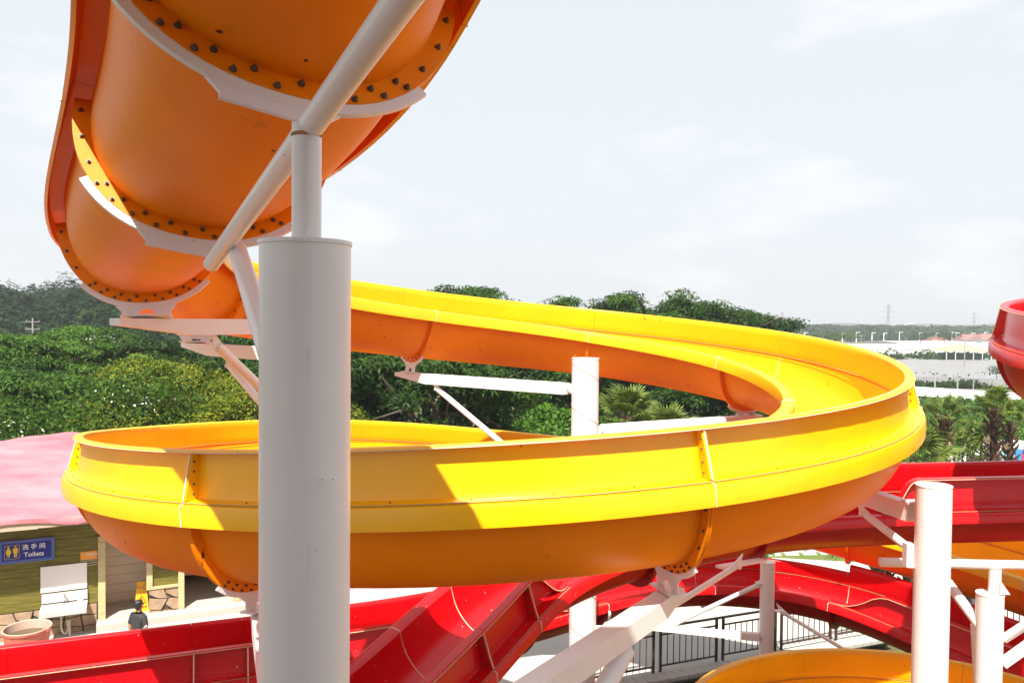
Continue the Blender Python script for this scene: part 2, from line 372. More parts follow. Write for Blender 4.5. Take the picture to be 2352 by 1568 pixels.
    def saddle(s, k, parent, span=.95, web=.21, drop=.2, sgn=1, nb=9, notch=True):
        """white saddle plate bolted under the joint flange at knot k, with its web plate"""
        ii = int(round(k * s.n)); b = MB(); c0 = math.pi / 2
        inn = s.body_curve(c0 - span, c0 + span, 24, .035); ou = s.body_curve(c0 - span, c0 + span, 24, .125)
        t = s.T[ii] * sgn
        if nb:
            m = 25
            # curved plate in the plane of the joint
            ins = s.body_curve(c0 - span, c0 + span, 24, .094); ous = s.body_curve(c0 - span, c0 + span, 24, .138)
            v0 = [s.world(ii, *q) + Vector(t * -.006) for q in ins]; v1 = [s.world(ii, *q) + Vector(t * .014) for q in ins]
            v2 = [s.world(ii, *q) + Vector(t * -.006) for q in ous]; v3 = [s.world(ii, *q) + Vector(t * .014) for q in ous]
            vs = v0 + v1 + v2 + v3; fs = []
            for j in range(m - 1):
                for q in ((0, 1), (1, 3), (3, 2), (2, 0)): fs.append((q[0] * m + j, q[0] * m + j + 1, q[1] * m + j + 1, q[1] * m + j))
            fs += [(0, m, 3 * m, 2 * m), (m - 1, 3 * m - 1, 4 * m - 1, 2 * m - 1)]
            b.add(vs, fs)
        y0, y1 = -s.dep - .125, -s.dep - .14 - drop
        poly = [(-web - .05, y0 + .01), (-web, y0 - .04), (-web, y1)]
        if notch:
            for j in range(9):
                a = math.pi - math.pi * j / 8; poly.append((.075 * math.cos(a), y1 + .075 * math.sin(a)))
        poly += [(web, y1), (web, y0 - .04), (web + .05, y0 + .01)]
        b.prism([s.world(ii, *q) + Vector(t * -.003) for q in poly], t * .014)
        if notch: b.box(s.world(ii, 0, y1) + Vector(t * .004), (web * 2, .16, .014), Matrix((tuple(s.Lf[ii]), tuple(s.T[ii]), tuple(s.U[ii]))).transposed())
        o = b.build('saddle_bracket', M['white'], parent)
        if nb:
            for q in s.body_curve(c0 - span * .9, c0 + span * .9, nb - 1, .078): bolt(s.world(ii, *q) + Vector(t * .022), t, o)
            for q in s.body_curve(c0 - span * .85, c0 + span * .85, nb - 2, .038): bolt(s.world(ii, *q) + Vector(t * .022), t, o)
        return s.world(ii, 0, y1)

YK = [(.1, -1.7, 3.02), (-.36, 1.30, 2.20), (-.892, 3.194, 1.538), (-1.778, 4.769, 1.192), (-3.297, 7.174, .965), (-4.165, 10.727, .62), (-1.64, 13.686, .129), (1.449, 14.617, -.21),
      (3.879, 12.875, -.573), (4.035, 9.515, -.96), (1.276, 6.685, -1.218), (-2.252, 6.98, -1.496), (-4.585, 9.759, -1.826),
      (-5.119, 12.718, -2.175), (-3.512, 15.242, -2.417), (-.159, 16.162, -2.748), (3.4, 16.2, -3.15), (6.5, 14.9, -3.65), (8.7, 12.9, -4.02),
      (9.7, 10., -4.25), (8.9, 7.2, -4.42), (6.6, 5.6, -4.58), (3.9, 5.9, -4.76), (2.5, 7.9, -4.95), (3.0, 9.9, -5.06), (4.4, 10.85, -5.15),
      (6.2, 10.75, -5.25), (7.5, 9.4, -5.38), (7.9, 7.6, -5.5)]
yroot = thing('water_slide', 'long yellow spiral water slide winding down around the white columns, orange in its own shade', 'water slide', W((-.2, 10.7, 0)))
YS = Slide(yroot, YK, M['yellow'], .62, .78, .41, lip=.14, outer=M['orange'], tilt={0: (None, .15), 1: (.42, .19), 2: (.50, .193, -.574), 3: (.509, .20, -.422), 4: (.247, -.06, -.265), 5: (None, 0)})  # outer faces: orange shade put into the colour
YJ = list(range(len(YK)))      # knots where two sections are bolted together
for a, b_ in zip(YJ[:-1], YJ[1:]):
    YS.section(a, b_, 1, bolts=(13 if a in (10, 11) else 0, 13 if b_ in (2, 3, 4, 5) else 0), wbolts=a in (4, 5, 8, 9, 10, 11), row=a in (8, 9, 10, 11))

rroot = thing('water_slide', 'glossy red water slide crossing beneath the yellow spiral and curling up at the right edge', 'water slide', W((3, 9, -2.4)))
RK = [(16.5, 11.2, .75), (12.6, 13.4, .42), (9.3, 12.4, .08), (7.08, 10.5, -.18), (6.38, 8.1, -.42), (8.2, 5.7, -.72), (11.2, 5.2, -1.0), (13.6, 7.0, -1.3), (13.8, 9.6, -1.65), (11.4, 11.1, -2.0),
      (8.2, 10.75, -2.28), (5.15, 10.5, -2.36), (4.5, 10.42, -2.37), (2.9, 10.1, -2.42), (1.4, 9.55, -2.56), (.22, 8.85, -2.80), (-.22, 8.36, -2.97), (-.67, 7.7, -3.20), (-1.35, 6.75, -3.55), (-2.1, 5.6, -3.95), (-2.9, 4.2, -4.4)]
RS0 = Slide(rroot, RK[:11], M['red'], .55, .80, .44, lip=.14, lipdrop=.15, outer=M['red_shade'])
RS = Slide(rroot, RK, M['red'], .52, .52, .41, lip=.13, lipdrop=.13, outer=M['red_shade'], tilt={0: (None, 0), 14: (None, 0), 16: (None, -.10), 18: (None, -.12), 20: (None, -.1)})
SL = [1, 1, .99, .95, .88, .76, .62, .48, .35, .24, .16, .1, .07, .06, .06]
for k in range(len(RK) - 1):
    if k <= 9: RS0.section(k, k + 1, -1, row=k in (2, 3, 4))
    elif k <= 10: RS.section(k, k + 1, 2, wbolts=True)
    elif k == 11: RS.section(k, k + 1, 2, scale=SL, side=1, wbolts=True, flanges=(True, False))
    elif k in (12, 13): RS.section(k, k + 1, -1, flanges=(False, True), seam=k == 13)
    elif k == 14: RS.section(k, k + 1, 0, flanges=(True, False))
    elif k == 15: RS.section(k, k + 1, 1, scale=SL[::-1], side=1, flanges=(False, True), wbolts=True, seam=False)
    else: RS.section(k, k + 1, 1, wbolts=True, row=True)

r2root = thing('water_slide', 'lower red water slide running from the toilets to the right and arching before the railing', 'water slide', W((0, 12, -4.8)))
R2K = [(-12.5, 7.3, -4.6), (-9.0, 8.85, -4.70), (-6.4, 9.95, -4.76), (-4.35, 10.85, -4.80), (-3.72, 11.12, -4.81), (-1.2, 12.25, -4.82), (1.3, 14.0, -4.82), (3.7, 15.15, -4.85), (6.0, 14.4, -4.92), (7.2, 12.8, -5.05), (8.5, 10.6, -5.2), (9.3, 8.4, -5.4)]
R2S = Slide(r2root, R2K, M['red'], .52, .52, .41, lip=.13, lipdrop=.13, outer=M['red_shade'])
for k in range(len(R2K) - 1):
    if k <= 4: R2S.section(k, k + 1, 2, wbolts=True, row=k in (2, 3, 4))
    elif k == 5: R2S.section(k, k + 1, 2, scale=SL, side=-1)
    elif k in (6, 7): R2S.section(k, k + 1, 1, scale=[.62] * 15, side=1)
    elif k == 8: R2S.section(k, k + 1, 2, scale=[.06, .06, .08, .15, .3, .5, .75, .92, 1, 1, 1, 1, 1, 1, 1], side=-1, wbolts=True)
    else: R2S.section(k, k + 1, 2, wbolts=True)

# ------------------------------------------------------------------ white steel columns
def gz(x, y, z=-7.8): return W((x, y, z))
def column(name, label, x, y, top, dia, ground=-7.8):
    r = thing(name, label, 'steel column', gz(x, y, ground), 'white steel columns carrying the slides')
    b = MB(); b.tube(gz(x, y, ground), gz(x, y, top), dia / 2, n=48, caps=False)
    b.lathe([(dia / 2, 0), (dia / 2 + .004, .0), (dia / 2 + .004, .012), (0.001, .014)], gz(x, y, top), 48)
    b.lathe([(.001, .03), (dia / 2 + .14, .03), (dia / 2 + .14, 0)], gz(x, y, ground), 24)
    b.build('post', M['white'], r)
    return r
def arm(r, a, b, w=.16, h=.17, taper=.35, name='arm'):
    """cantilever arm of box section; tapered underneath towards its free end b"""
    a, b = Vector(a), Vector(b); d = (b - a); l = d.length; d.normalize(); x = d.cross(Vector((0, 0, 1))).normalized()
    k = max(0, 1 - taper / l); m = MB(); vs = []
    for t, hh in ((0, h), (k, h), (1.0, h * .38)):
        p = a + d * l * t
        for sx in (-1, 1): vs += [p + x * sx * w / 2, p + x * sx * w / 2 - Vector((0, 0, hh))]
    fs = [(0, 1, 3, 2), (8, 10, 11, 9)]
    for i in (0, 4): fs += [(i, i + 2, i + 6, i + 4), (i + 1, i + 5, i + 7, i + 3), (i, i + 4, i + 5, i + 1), (i + 2, i + 3, i + 7, i + 6)]
    m.add(vs, fs); return m.build(name, M['white'], r, 0)
def strut(r, a, b, dia=.1, lug=True, up=None):
    m = MB(); a, b = Vector(a), Vector(b); m.tube(a, b, dia / 2, n=20)
    o = m.build('strut', M['white'], r)
    if lug:
        d = (b - a).normalized(); g = MB(); side = d.cross(Vector((0, 0, 1))).normalized()
        for p, s in ((a, 1), (b, -1)):
            g.prism([p + d * s * .12 + Vector((0, 0, dia * .5)), p + d * s * .12 - Vector((0, 0, dia * .45)), p - d * s * .06 - Vector((0, 0, dia * .5)), p - d * s * .12 + Vector((0, 0, .1))], side * .014)
            g.tube(p - side * .05, p + side * .06, .022, n=10)
        g.build('lug_plate', M['white'], r, 0)
    return o

# big near column
A = column('steel_column', 'thickest white column, in the foreground, with a stub and a slanting pipe on its top', -.646, 2.5, .226, .279)
b = MB(); b.tube(gz(-.643, 2.5, .232), gz(-.643, 2.5, .60), .0452, n=28); b.build('stub_post', M['white'], A)
p1 = at(712, 292, 2.5); p0 = at(486, 606, 4.15); d = (p1 - p0)
MB().tube(p0, p0 + d * 1.6, .0405, n=28).build('slanting_pipe', M['white'], A)
MB().lathe([(.0458, -.006), (.0482, 0), (.0458, .006)], gz(-.643, 2.5, .565), 24).build('weld_bead', M['rust'], A)
MB().tube(at(545, 572, 3.83), at(640, 870, 2.6), .043, n=24).build('brace_pipe', M['white'], A)
for k in (2, 3): YS.saddle(k, A, span=.8, web=.18, drop=.05, sgn=-1, notch=False)
for u in (742, 766): MB().box(at(u, 1099, 2.362), (.012, .012, .006)).build('weld_stub', M['white'], A, 0)
# a second, lower column just below the picture edge carries the two front arms
Ac = column('steel_column', 'white column whose thick square arm climbs across the bottom centre to the yellow trough', -.90, 3.5, -1.98, .34)
e9 = YS.saddle(10, Ac, span=.62, web=.17, drop=.12, sgn=1)
e10 = YS.saddle(11, Ac, span=.62, web=.17, drop=.12, sgn=-1)
pc = gz(-.90, 3.5, 0)
for e in (e9, e10):
    base = Vector((pc.x, pc.y, e.z - .02)); dd = (e - base); dd.z = 0
    arm(Ac, base + dd.normalized() * .16, base + dd + dd.normalized() * .15, .165, .17, .35)
base = Vector((pc.x, pc.y, e9.z)); dd = (e9 - base)
strut(Ac, base + dd * .80 + Vector((0, 0, -.26)), base + dd.normalized() * .16 + Vector((0, 0, -1.75)), .15)

# column hidden behind it
Bc = column('steel_column', 'white column straight behind the foreground column, its two arms reaching out to the left', -2.2, 8.7, .12, .34)
for k in (4, 5):
    e = YS.saddle(k, Bc, span=.72, web=.2, drop=.08 if k == 4 else .04, sgn=-1)
    base = Vector((-2.2, 8.7, e.z - .012)); dd = e - base; dd.z = 0
    arm(Bc, base + dd.normalized() * .17, base + dd + dd.normalized() * .3, .15, .15, .75)
    strut(Bc, base + dd * (.62 if k == 4 else .66) + Vector((0, 0, -.26)), base + dd.normalized() * .16 + Vector((0, 0, -1.12)), .095)

# centre column
Cc = column('steel_column', 'white column standing in the middle of the yellow spiral with arms left and right', 1.06, 11.5, -.55, .39)
for k, dr in ((6, .12), (7, .12), (8, .02)):
    e = YS.saddle(k, Cc, span=.55, web=.17, drop=dr, sgn=-1, nb=7)
    base = Vector((1.06, 11.5, e.z - .012)); dd = e - base; dd.z = 0
    arm(Cc, base + dd.normalized() * .32, base + dd + dd.normalized() * .3, .15, .165, .7)
    MB().prism([base + dd.normalized() * .18 + Vector((0, 0, 0)), base + dd.normalized() * .36 + Vector((0, 0, -.01)), base + dd.normalized() * .36 + Vector((0, 0, -.05)), base + dd.normalized() * .18 + Vector((0, 0, -.2))], dd.normalized().cross(Vector((0, 0, 1))) * .02).build('gusset_plate', M['white'], Cc, 0)
    if k != 7: strut(Cc, base + dd * .82 + Vector((0, 0, -.24)), base + dd.normalized() * .18 + Vector((0, 0, -1.75)), .09)
MB().path([gz(1.06 + .196 * math.cos(a_), 11.5 + .196 * math.sin(a_), -.9 - .1 * a_) for a_ in np.linspace(-4, 40, 220)], .004, 4).build('spiral_weld', M['rust'], Cc)
for v in (1420, 1500):
    MB().box(at(1385, v + 20, 11.45), (.25, .08, .03)).box(at(1400, v, 11.45), (.03, .08, .2)).build('gusset_plate', M['white'], Cc, 0)

# right column
D = column('steel_column', 'tall white column on the right, in front of the red slide', 4.36, 8.2, -1.67, .344)
e = YS.saddle(9, D, span=.5, web=.17, drop=.03, sgn=1)
base = Vector((4.36, 8.2, e.z - .012)); dd = e - base; dd.z = 0
arm(D, base + dd.normalized() * .30, base + dd + dd.normalized() * .2, .15, .19, .5)
dn = dd.normalized(); sd = dn.cross(Vector((0, 0, 1)))
MB().prism([base + dn * .16 + Vector((0, 0, .0)), base + dn * .42, base + dn * .42 + Vector((0, 0, -.03)), base + dn * .16 + Vector((0, 0, -.28))], sd * .02).box(base + dn * .32 + Vector((0, 0, .012)), (.16, .16, .02)).build('gusset_plate', M['white'], D, 0)
s0, s1 = at(1985, 1178, 9.0), at(2092, 1262, 8.32)
strut(D, s0, s1, .085)
q = at(2088, 1290, 8.3)
MB().box(q + Vector((-.01, 0, .08)), (.08, .10, .24)).box(q + Vector((.08, 0, -.03)), (.24, .14, .02)).prism([q + Vector((.02, 0, -.05)), q + Vector((.22, 0, -.05)), q + Vector((.22, 0, -.3))], (0, .02, 0)).build('gusset_plate', M['white'], D, 0)
bolt(q + Vector((.07, -.02, -.02)), (0, 0, 1), D, 2.0)

# stub-topped column on the far right
Ec = column('steel_column', 'shorter white column at the right edge carrying a horizontal pipe on a stub', 5.45, 9.0, -3.06, .285)
MB().tube(gz(5.50, 9.0, -3.04), gz(5.50, 9.0, -2.78), .066, n=20).prism([gz(5.51, 8.9, -3.03), gz(5.62, 8.9, -3.03), gz(5.51, 8.9, -2.88)], (0, .012, 0)).build('stub_post', M['white'], Ec)
MB().tube(gz(4.22, 9.05, -2.72), gz(8.2, 8.95, -2.74), .052, n=20).build('cross_pipe', M['white'], Ec)
strut(Ec, at(2258, 1446, 9.0), at(2176, 1336, 9.4), .115, False)
strut(Ec, at(2306, 1466, 9.0), at(2420, 1392, 8.6), .10, False)
MB().beam(at(2306, 1520, 9.0), at(2440, 1425, 8.6), .13, .12).build('arm', M['white'], Ec, 0)
MB().tube(at(2236, 1432, 9.6), at(2247, 1640, 9.4), .035, n=12).tube(at(2240, 1430, 9.6), at(2285, 1610, 9.5), .03, n=12).build('strut', M['white'], Ec)

# low column under the red arch
Fc = column('steel_column', 'slim white column standing before the lower red arch beside the railing', 4.3, 13.25, -4.0, .235)
MB().beam(at(1745, 1462, 13.2), at(1490, 1440, 13.9), .11, .12, .11, .06).build('arm', M['white'], Fc, 0)
strut(Fc, at(1532, 1440, 13.8), at(1742, 1342, 13.25), .075)
strut(Fc, at(1798, 1406, 13.3), at(1975, 1512, 12.6), .06)
MB().box(at(1749, 1338, 13.22), (.18, .1, .02)).box(at(1752, 1460, 13.22), (.16, .1, .02)).box(at(1790, 1402, 13.22), (.16, .1, .02)).build('gusset_plate', M['white'], Fc, 0)
# long thin brace up to the red slide
G = thing('steel_brace', 'long thin white brace rising from the front arm to the underside of the red slide', 'brace', at(1432, 1462, 7.4))
strut(G, at(1432, 1462, 7.4), at(1690, 1300, 8.6), .062)
MB().beam(at(1652, 1302, 8.75), at(1752, 1285, 9.3), .10, .03).build('shelf_plate', M['white'], G, 0)

# unseen tower guessed behind the viewpoint, added to block sky and sun
M['tower'] = mat('shade_tower_grey', (.20, .19, .18), .85, mott=.15, mscale=1.2)
tw = thing('shade_tower', 'unseen grey tower added behind the viewpoint to shade the near column', 'tower', gz(0, -3, -7.8))
MB().box(gz(-.2, -2.4, -1.72), (6.4, 4.0, .16)).build('shade_landing', M['tower'], tw, 0)
MB().box(gz(-.2, -6.2, 2.35), (7.0, 6.6, .2)).build('shade_deck', M['tower'], tw, 0)
MB().box(gz(-.2, -4.5, -2.8), (6.4, .2, 10.0)).build('wall', M['tower'], tw, 0)  # wall of the added unseen tower
MB().box(gz(-1.4, -3.7, 5.55), (6.2, 9.4, .14)).build('roof', M['tower'], tw, 0)  # roof of the added unseen tower
for x, y in ((-4.3, -8.2), (1.5, -8.2), (-4.3, -3.1), (1.9, -3.1)): MB().box(gz(x, y, 3.95), (.14, .14, 3.2)).build('shade_roof_post', M['tower'], tw, 0)
for x in (-3.3, 2.9):
    for y in (-.6, -4.2, -9.2): MB().box(gz(x, y, -4.8 if y > -1 else -2.8), (.3, .3, 6.0 if y > -1 else 10.0)).build('shade_pillar', M['tower'], tw, 0)
for y in (-3.0, -9.4): MB().box(gz(-1.6, y, 2.95), (4.2, .08, 1.0)).build('shade_parapet', M['tower'], tw, 0)

# ------------------------------------------------------------------ ground
G0 = 0.0                      # paved ground level (world z)
def sheet(name, poly, z, matl, parent=None, kind='structure', thick=0):
    m = MB()
    if thick: m.prism([(x, y, z) for x, y in poly], (0, 0, -thick))
    else: m.add([(x, y, z) for x, y in poly], [tuple(range(len(poly)))])
    o = m.build(name, matl, parent, 0)
    if kind: o['kind'] = kind
    return o
def terrain_h(x, y):
    """gentle rise behind the park on the left, lower fields on the right"""
    h = -.25
    if y > 24: h += 1.6 * (1 / (1 + math.exp((x - 3) / 3.))) * min(1, (y - 24) / 16)
    if y > 60: h += 7.0 * math.exp(-((x + 62) / 42) ** 2) * min(1, (y - 60) / 75) if y < 260 else 0
    return h
nx, ny = 90, 110
xs = np.concatenate([np.linspace(-1500, -130, 14), np.linspace(-120, 120, 62), np.linspace(130, 1500, 14)])
ys = np.concatenate([np.linspace(-60, 18, 14), np.linspace(20, 160, 70), np.linspace(170, 3200, 26)])
vs = [(x, y, terrain_h(x, y)) for y in ys for x in xs]; nx = len(xs)
fs = [(j * nx + i, j * nx + i + 1, (j + 1) * nx + i + 1, (j + 1) * nx + i) for j in range(len(ys) - 1) for i in range(nx - 1)]
gme = mesh(vs, fs, True, 'ground'); props(link('ground', gme, M['soil']), kind='structure')
plaza = sheet('plaza', [(-16, 14), (1, 14), (1.0, 17.3), (2.3, 17.0), (9.6, 19.95), (16, 19.8), (24, 21), (24, 24.0), (8.2, 26.4), (1.5, 24.2), (-16, 21.6)], .004, M['concrete'], thick=.3)
# lawn strips by the railing and grass pavers behind
M['lawn'] = mat('lawn', (.06, .14, .012), .9, col2=(.15, .13, .04), mscale=1.6, bump=.5, bscale=18)
sheet('lawn', [(1.5, 13.6), (9, 13.4), (30, 13.4), (30, 18.2), (24, 18.2), (9.6, 18.9), (2.6, 16.3)], .05, M['lawn'], thick=.2)
def leaf_cloud(pts, nrm, ln, wd, seed=0, fold=.25, droop=.0):
    """leaf-shaped folded quads (4 tris) at pts, lying roughly across nrm"""
    r = np.random.default_rng(seed); n = len(pts)
    a = r.normal(size=(n, 3)); nn = nrm / (np.linalg.norm(nrm, axis=1)[:, None] + 1e-9)
    t = a - (a * nn).sum(1)[:, None] * nn; t /= np.linalg.norm(t, axis=1)[:, None] + 1e-9
    s = np.cross(nn, t); l = (ln * r.uniform(.7, 1.3, n))[:, None]; w = (wd * r.uniform(.7, 1.3, n))[:, None]
    v = np.empty((n, 4, 3)); v[:, 0] = pts; v[:, 1] = pts + t * l * .5 + s * w * .5 + nn * w * fold
    v[:, 2] = pts + t * l - nn * l * droop; v[:, 3] = pts + t * l * .5 - s * w * .5 + nn * w * fold
    return v.reshape(-1, 3)
def quads_mesh(name, V, tint=None, matl=None):
    n = len(V) // 4; me = bpy.data.meshes.new(name); me.vertices.add(len(V)); me.vertices.foreach_set('co', V.astype(np.float32).ravel())
    me.loops.add(len(V)); me.loops.foreach_set('vertex_index', np.arange(len(V), dtype=np.int32)); me.polygons.add(n)
    me.polygons.foreach_set('loop_start', np.arange(0, 4 * n, 4, dtype=np.int32))
    try: me.polygons.foreach_set('loop_total', np.full(n, 4, dtype=np.int32))
    except Exception: pass
    me.update(calc_edges=True)
    if tint is not None:
        at_ = me.attributes.new('tint', 'FLOAT', 'FACE'); at_.data.foreach_set('value', tint.astype(np.float32))
    if matl: me.materials.append(matl)
    return me
M['bounce_brown'] = mat('bounce_ground_brown', (.13, .09, .075), .8, mott=.15, mscale=2)
sheet('bounce_ground', [(-30, -14), (30, -14), (30, 13.39), (-30, 13.39)], .05, M['bounce_brown'], thick=.2)  # unseen ground, made dark red-brown to cut and warm the bounced light
# tufts of grass on the lawn
gp = []
while len(gp) < 9000:
    x, y = rng.uniform(1.6, 23), rng.uniform(12.7, 18.8)
    if y < 16.3 + (x - 2.6) * .36 - .15 and rng.random() < .5 + .5 * math.sin(x * 1.7) * math.sin(y * 2.1): gp.append((x, y, .05))
gp = np.array(gp); up = np.tile([0, 0, 1.], (len(gp), 1)) * .0 + rng.normal(size=(len(gp), 3)) * [1, 1, .15]
props(link('grass', quads_mesh('grass', leaf_cloud(gp, up, np.full(len(gp), .13), np.full(len(gp), .02), 3) + 0, rng.random(len(gp)), M['grass'])), kind='stuff')
# grass pavers: concrete blocks with grass between, in two places
sheet('paver_bed', [(-9.0, 21.9), (1.4, 24.25), (8.2, 26.45), (15, 25.3), (15, 36), (-9, 33)], -.02, M['lawn'], thick=.2)
pavroot = sheet('grass_pavers', [(-9.0, 33.0), (15, 36.0), (15, 36.3), (-9, 33.3)], .03, M['kerb'], thick=.1)
bm_ = MB(); bm_.add([(-.24, -.14, 0), (.24, -.14, 0), (.24, .14, 0), (-.24, .14, 0), (-.22, -.12, .05), (.22, -.12, .05), (.22, .12, .05), (-.22, .12, .05)], [(4, 5, 6, 7), (0, 1, 5, 4), (1, 2, 6, 5), (2, 3, 7, 6), (3, 0, 4, 7)])
PB = bm_.fix(mesh(bm_.v, bm_.f, name='paver')); PB.materials.append(M['concrete'])
nb = 0
for (x0, x1) in ((-6.6, -3.0), (7.0, 11.4)):
    for j in range(15):
        for i in range(int((x1 - x0) / .62)):
            x = x0 + i * .62 + (.31 if j % 2 else 0); y = (24.2 if x < 0 else 26.9) + j * .34 + (x - x0) * .12
            if x < 0 and y < 22 + (x + 9) * .23: continue
            o = bpy.data.objects.new('paver', PB); C.objects.link(o); o.parent = pavroot; o.location = (x, y - (1.6 if x < 0 else .4), -.016); o.rotation_euler.z = .12 + random.uniform(-.04, .04); nb += 1

# ------------------------------------------------------------------ toilets building
BW = Vector((.904, .427, 0)); BN = Vector((.427, -.904, 0)); BP = Vector((-10.1, 19.5, 0))
def bl(s, o, z): return BP + BW * s + BN * o + Vector((0, 0, z))      # along wall, towards camera, height above ground
BROT = math.atan2(BW.y, BW.x)
BM = Matrix.Rotation(BROT, 3, 'Z')
M['plank'] = mat('olive_wood_planks', (.085, .07, .008), .75, col2=(.20, .175, .02), mscale=5, bump=.25, bscale=16)
for nd in M['plank'].node_tree.nodes:
    if nd.type == 'TEX_NOISE':
        mpn = M['plank'].node_tree.nodes.new('ShaderNodeMapping'); mpn.inputs['Rotation'].default_value = (0, 0, -BROT); mpn.inputs['Scale'].default_value = (.35, 1, 5)
        g_ = [n for n in M['plank'].node_tree.nodes if n.type == 'NEW_GEOMETRY'][0]
        M['plank'].node_tree.links.new(g_.outputs['Position'], mpn.inputs[0]); M['plank'].node_tree.links.new(mpn.outputs[0], nd.inputs['Vector'])
M['cream'] = mat('cream_timber_frame', (.52, .42, .22), .75, mott=.15, mscale=9, dirt=(.3, .22, .1), dscale=12, damt=.05)
M['cream_plank'] = mat('cream_cladding', (.82, .70, .55), .7, mott=.06, mscale=3)
M['stone'] = mat('crazy_stone', (.27, .17, .11), .85, col2=(.46, .33, .21), mscale=2.6, bump=.4, bscale=14)
M['mortar'] = mat('dark_mortar', (.10, .075, .055), .95)
M['pink'] = mat('faded_pink_roof', (.46, .09, .12), .85, col2=(.52, .20, .225), mscale=1.1, bump=.6, bscale=9, dirt=(.46, .09, .12), dscale=.8, damt=.05)
for nd in [n_ for n_ in M['pink'].node_tree.nodes if n_.type == 'TEX_NOISE']:
    tr = M['pink'].node_tree; mpn = tr.nodes.new('ShaderNodeMapping'); mpn.inputs['Rotation'].default_value = (0, 0, -BROT); g_ = tr.nodes.new('ShaderNodeNewGeometry')
    mpn.inputs['Scale'].default_value = (3.2, .5, .5) if nd.inputs['Scale'].default_value > 5 else (.35, 1, 2.6)      # hand-formed ribs down the slope, stains along it
    tr.links.new(g_.outputs['Position'], mpn.inputs[0]); tr.links.new(mpn.outputs[0], nd.inputs['Vector'])
M['fascia'] = mat('weathered_timber', (.40, .30, .20), .8, col2=(.55, .44, .32), mscale=4, bump=.3, bscale=10)
M['dark'] = mat('dark_interior', (.03, .025, .02), .9)
M['tile'] = mat('grey_floor', (.46, .42, .36), .6, mott=.1)
bld = thing('toilet_building', 'low toilet building with olive plank walls, stone base and faded pink roof', 'toilets', bl(0, 0, 0), rz=0)
def bbox(name, s0, s1, o0, o1, z0, z1, m, parent, bev=0):
    return MB().box(bl((s0 + s1) / 2, (o0 + o1) / 2, (z0 + z1) / 2), (s1 - s0, abs(o1 - o0), z1 - z0), BM).build(name, m, parent, 0)
FZ = .35                       # inner floor
# wall core behind the planks
walls = [(-4.2, -.02), (1.14, 1.86), (3.25, 4.6)]
core = MB()
for s0, s1 in walls: core.box(bl((s0 + s1) / 2, -.09, 1.42), (s1 - s0, .14, 2.7), BM)
core.box(bl(1.6, -.09, 2.58), (5.6, .10, .35), BM)
core.build('wall', M['mortar'], bld, 0)
for s0, s1 in walls:
    z = .78; top = 2.74
    if s0 > 3: z = 1.0
    while z < top - .05:
        hgt = min(.205, top - z)
        bbox('plank', s0 + .004, s1 - .004, 0, -.03 + random.uniform(-.006, .004), z + .004, z + hgt - .004, M['plank'], bld); z += .205
for s in (-2.7, -1.05, .5): bbox('eave_post', s, s + .14, -.08, -.2, 2.74, 3.2, M['plank'], bld)
bbox('eave_rail', -4.2, 4.6, -.02, -.1, 2.74, 2.79, M['fascia'], bld)
bbox('ceiling', -4.4, 4.6, -.1, -3.2, 3.05, 3.1, M['cream_plank'], bld)
# door frames
for s0, s1 in ((-.02, .14), (1.06, 1.20), (1.80, 1.94), (3.16, 3.28)):
    bbox('door_frame', s0, s1, .05, -.16, (.3 if s0 < .5 else .95 if 1 < s0 < 1.5 else .35), 2.26, M['cream'], bld)
bbox('door_lintel', -.02, 1.20, .04, -.15, 2.262, 2.40, M['cream'], bld); bbox('door_lintel', 1.80, 3.28, .04, -.15, 2.262, 2.40, M['cream'], bld)
# interiors: a porch lined with cream boards, and a dark room
bbox('floor', -.1, 4.0, -.02, -3.0, FZ - .1, FZ, M['tile'], bld)
z = FZ
while z < 2.6:
    bbox('board', .0, 1.75, -1.15, -1.18, z + .005, z + .235, M['cream_plank'], bld); z += .24
bbox('inner_wall', 1.76, 1.84, -.16, -2.6, FZ, 2.7, M['cream_plank'], bld)
bbox('inner_wall', -.12, -.04, -.16, -1.3, FZ, 2.7, M['cream_plank'], bld)
bbox('inner_wall', 1.9, 4.1, -2.6, -2.66, FZ, 2.7, M['dark'], bld)
bbox('inner_wall', 3.98, 4.04, -.2, -2.6, FZ, 2.7, M['dark'], bld)
bbox('toilet_stall', 1.86, 2.36, -1.9, -2.0, FZ + .25, 2.4, M['cream_plank'], bld)
# crazy stone base: irregular stones on the wall foot
def stones(s0, s1, z0, z1, off, cell, seed):
    r = random.Random(seed); nxs, nzs = max(1, round((s1 - s0) / cell)), max(1, round((z1 - z0) / (cell * .8)))
    P = {}
    for i in range(nxs + 1):
        for j in range(nzs + 1):
            jx = 0 if i in (0, nxs) else r.uniform(-.3, .3); jz = 0 if j in (0, nzs) else r.uniform(-.3, .3)
            P[i, j] = (s0 + (i + jx) * (s1 - s0) / nxs, z0 + (j + jz) * (z1 - z0) / nzs)
    for i in range(nxs):
        for j in range(nzs):
            q = [P[i, j], P[i + 1, j], P[i + 1, j + 1], P[i, j + 1]]
            mids = [((q[k][0] + q[(k + 1) % 4][0]) / 2, (q[k][1] + q[(k + 1) % 4][1]) / 2) for k in range(4)]
            cx, cz = sum(p[0] for p in q) / 4, sum(p[1] for p in q) / 4
            cuts = r.choice([[0, 1, 2, 3], [0, 1, 2, 3], [0, 1, 2]])
            poly = [q[k] for k in range(4)] if len(cuts) == 4 else [mids[0], q[1], mids[1], q[2], q[3], mids[3]]
            sh = .90; poly = [(cx + (a - cx) * sh, cz + (b - cz) * sh) for a, b in poly]
            t = r.uniform(.03, .055); m = MB(); m.prism([bl(a, off, b) for a, b in poly], BN * t); m.build('stone', M['stone'], bld, 0)
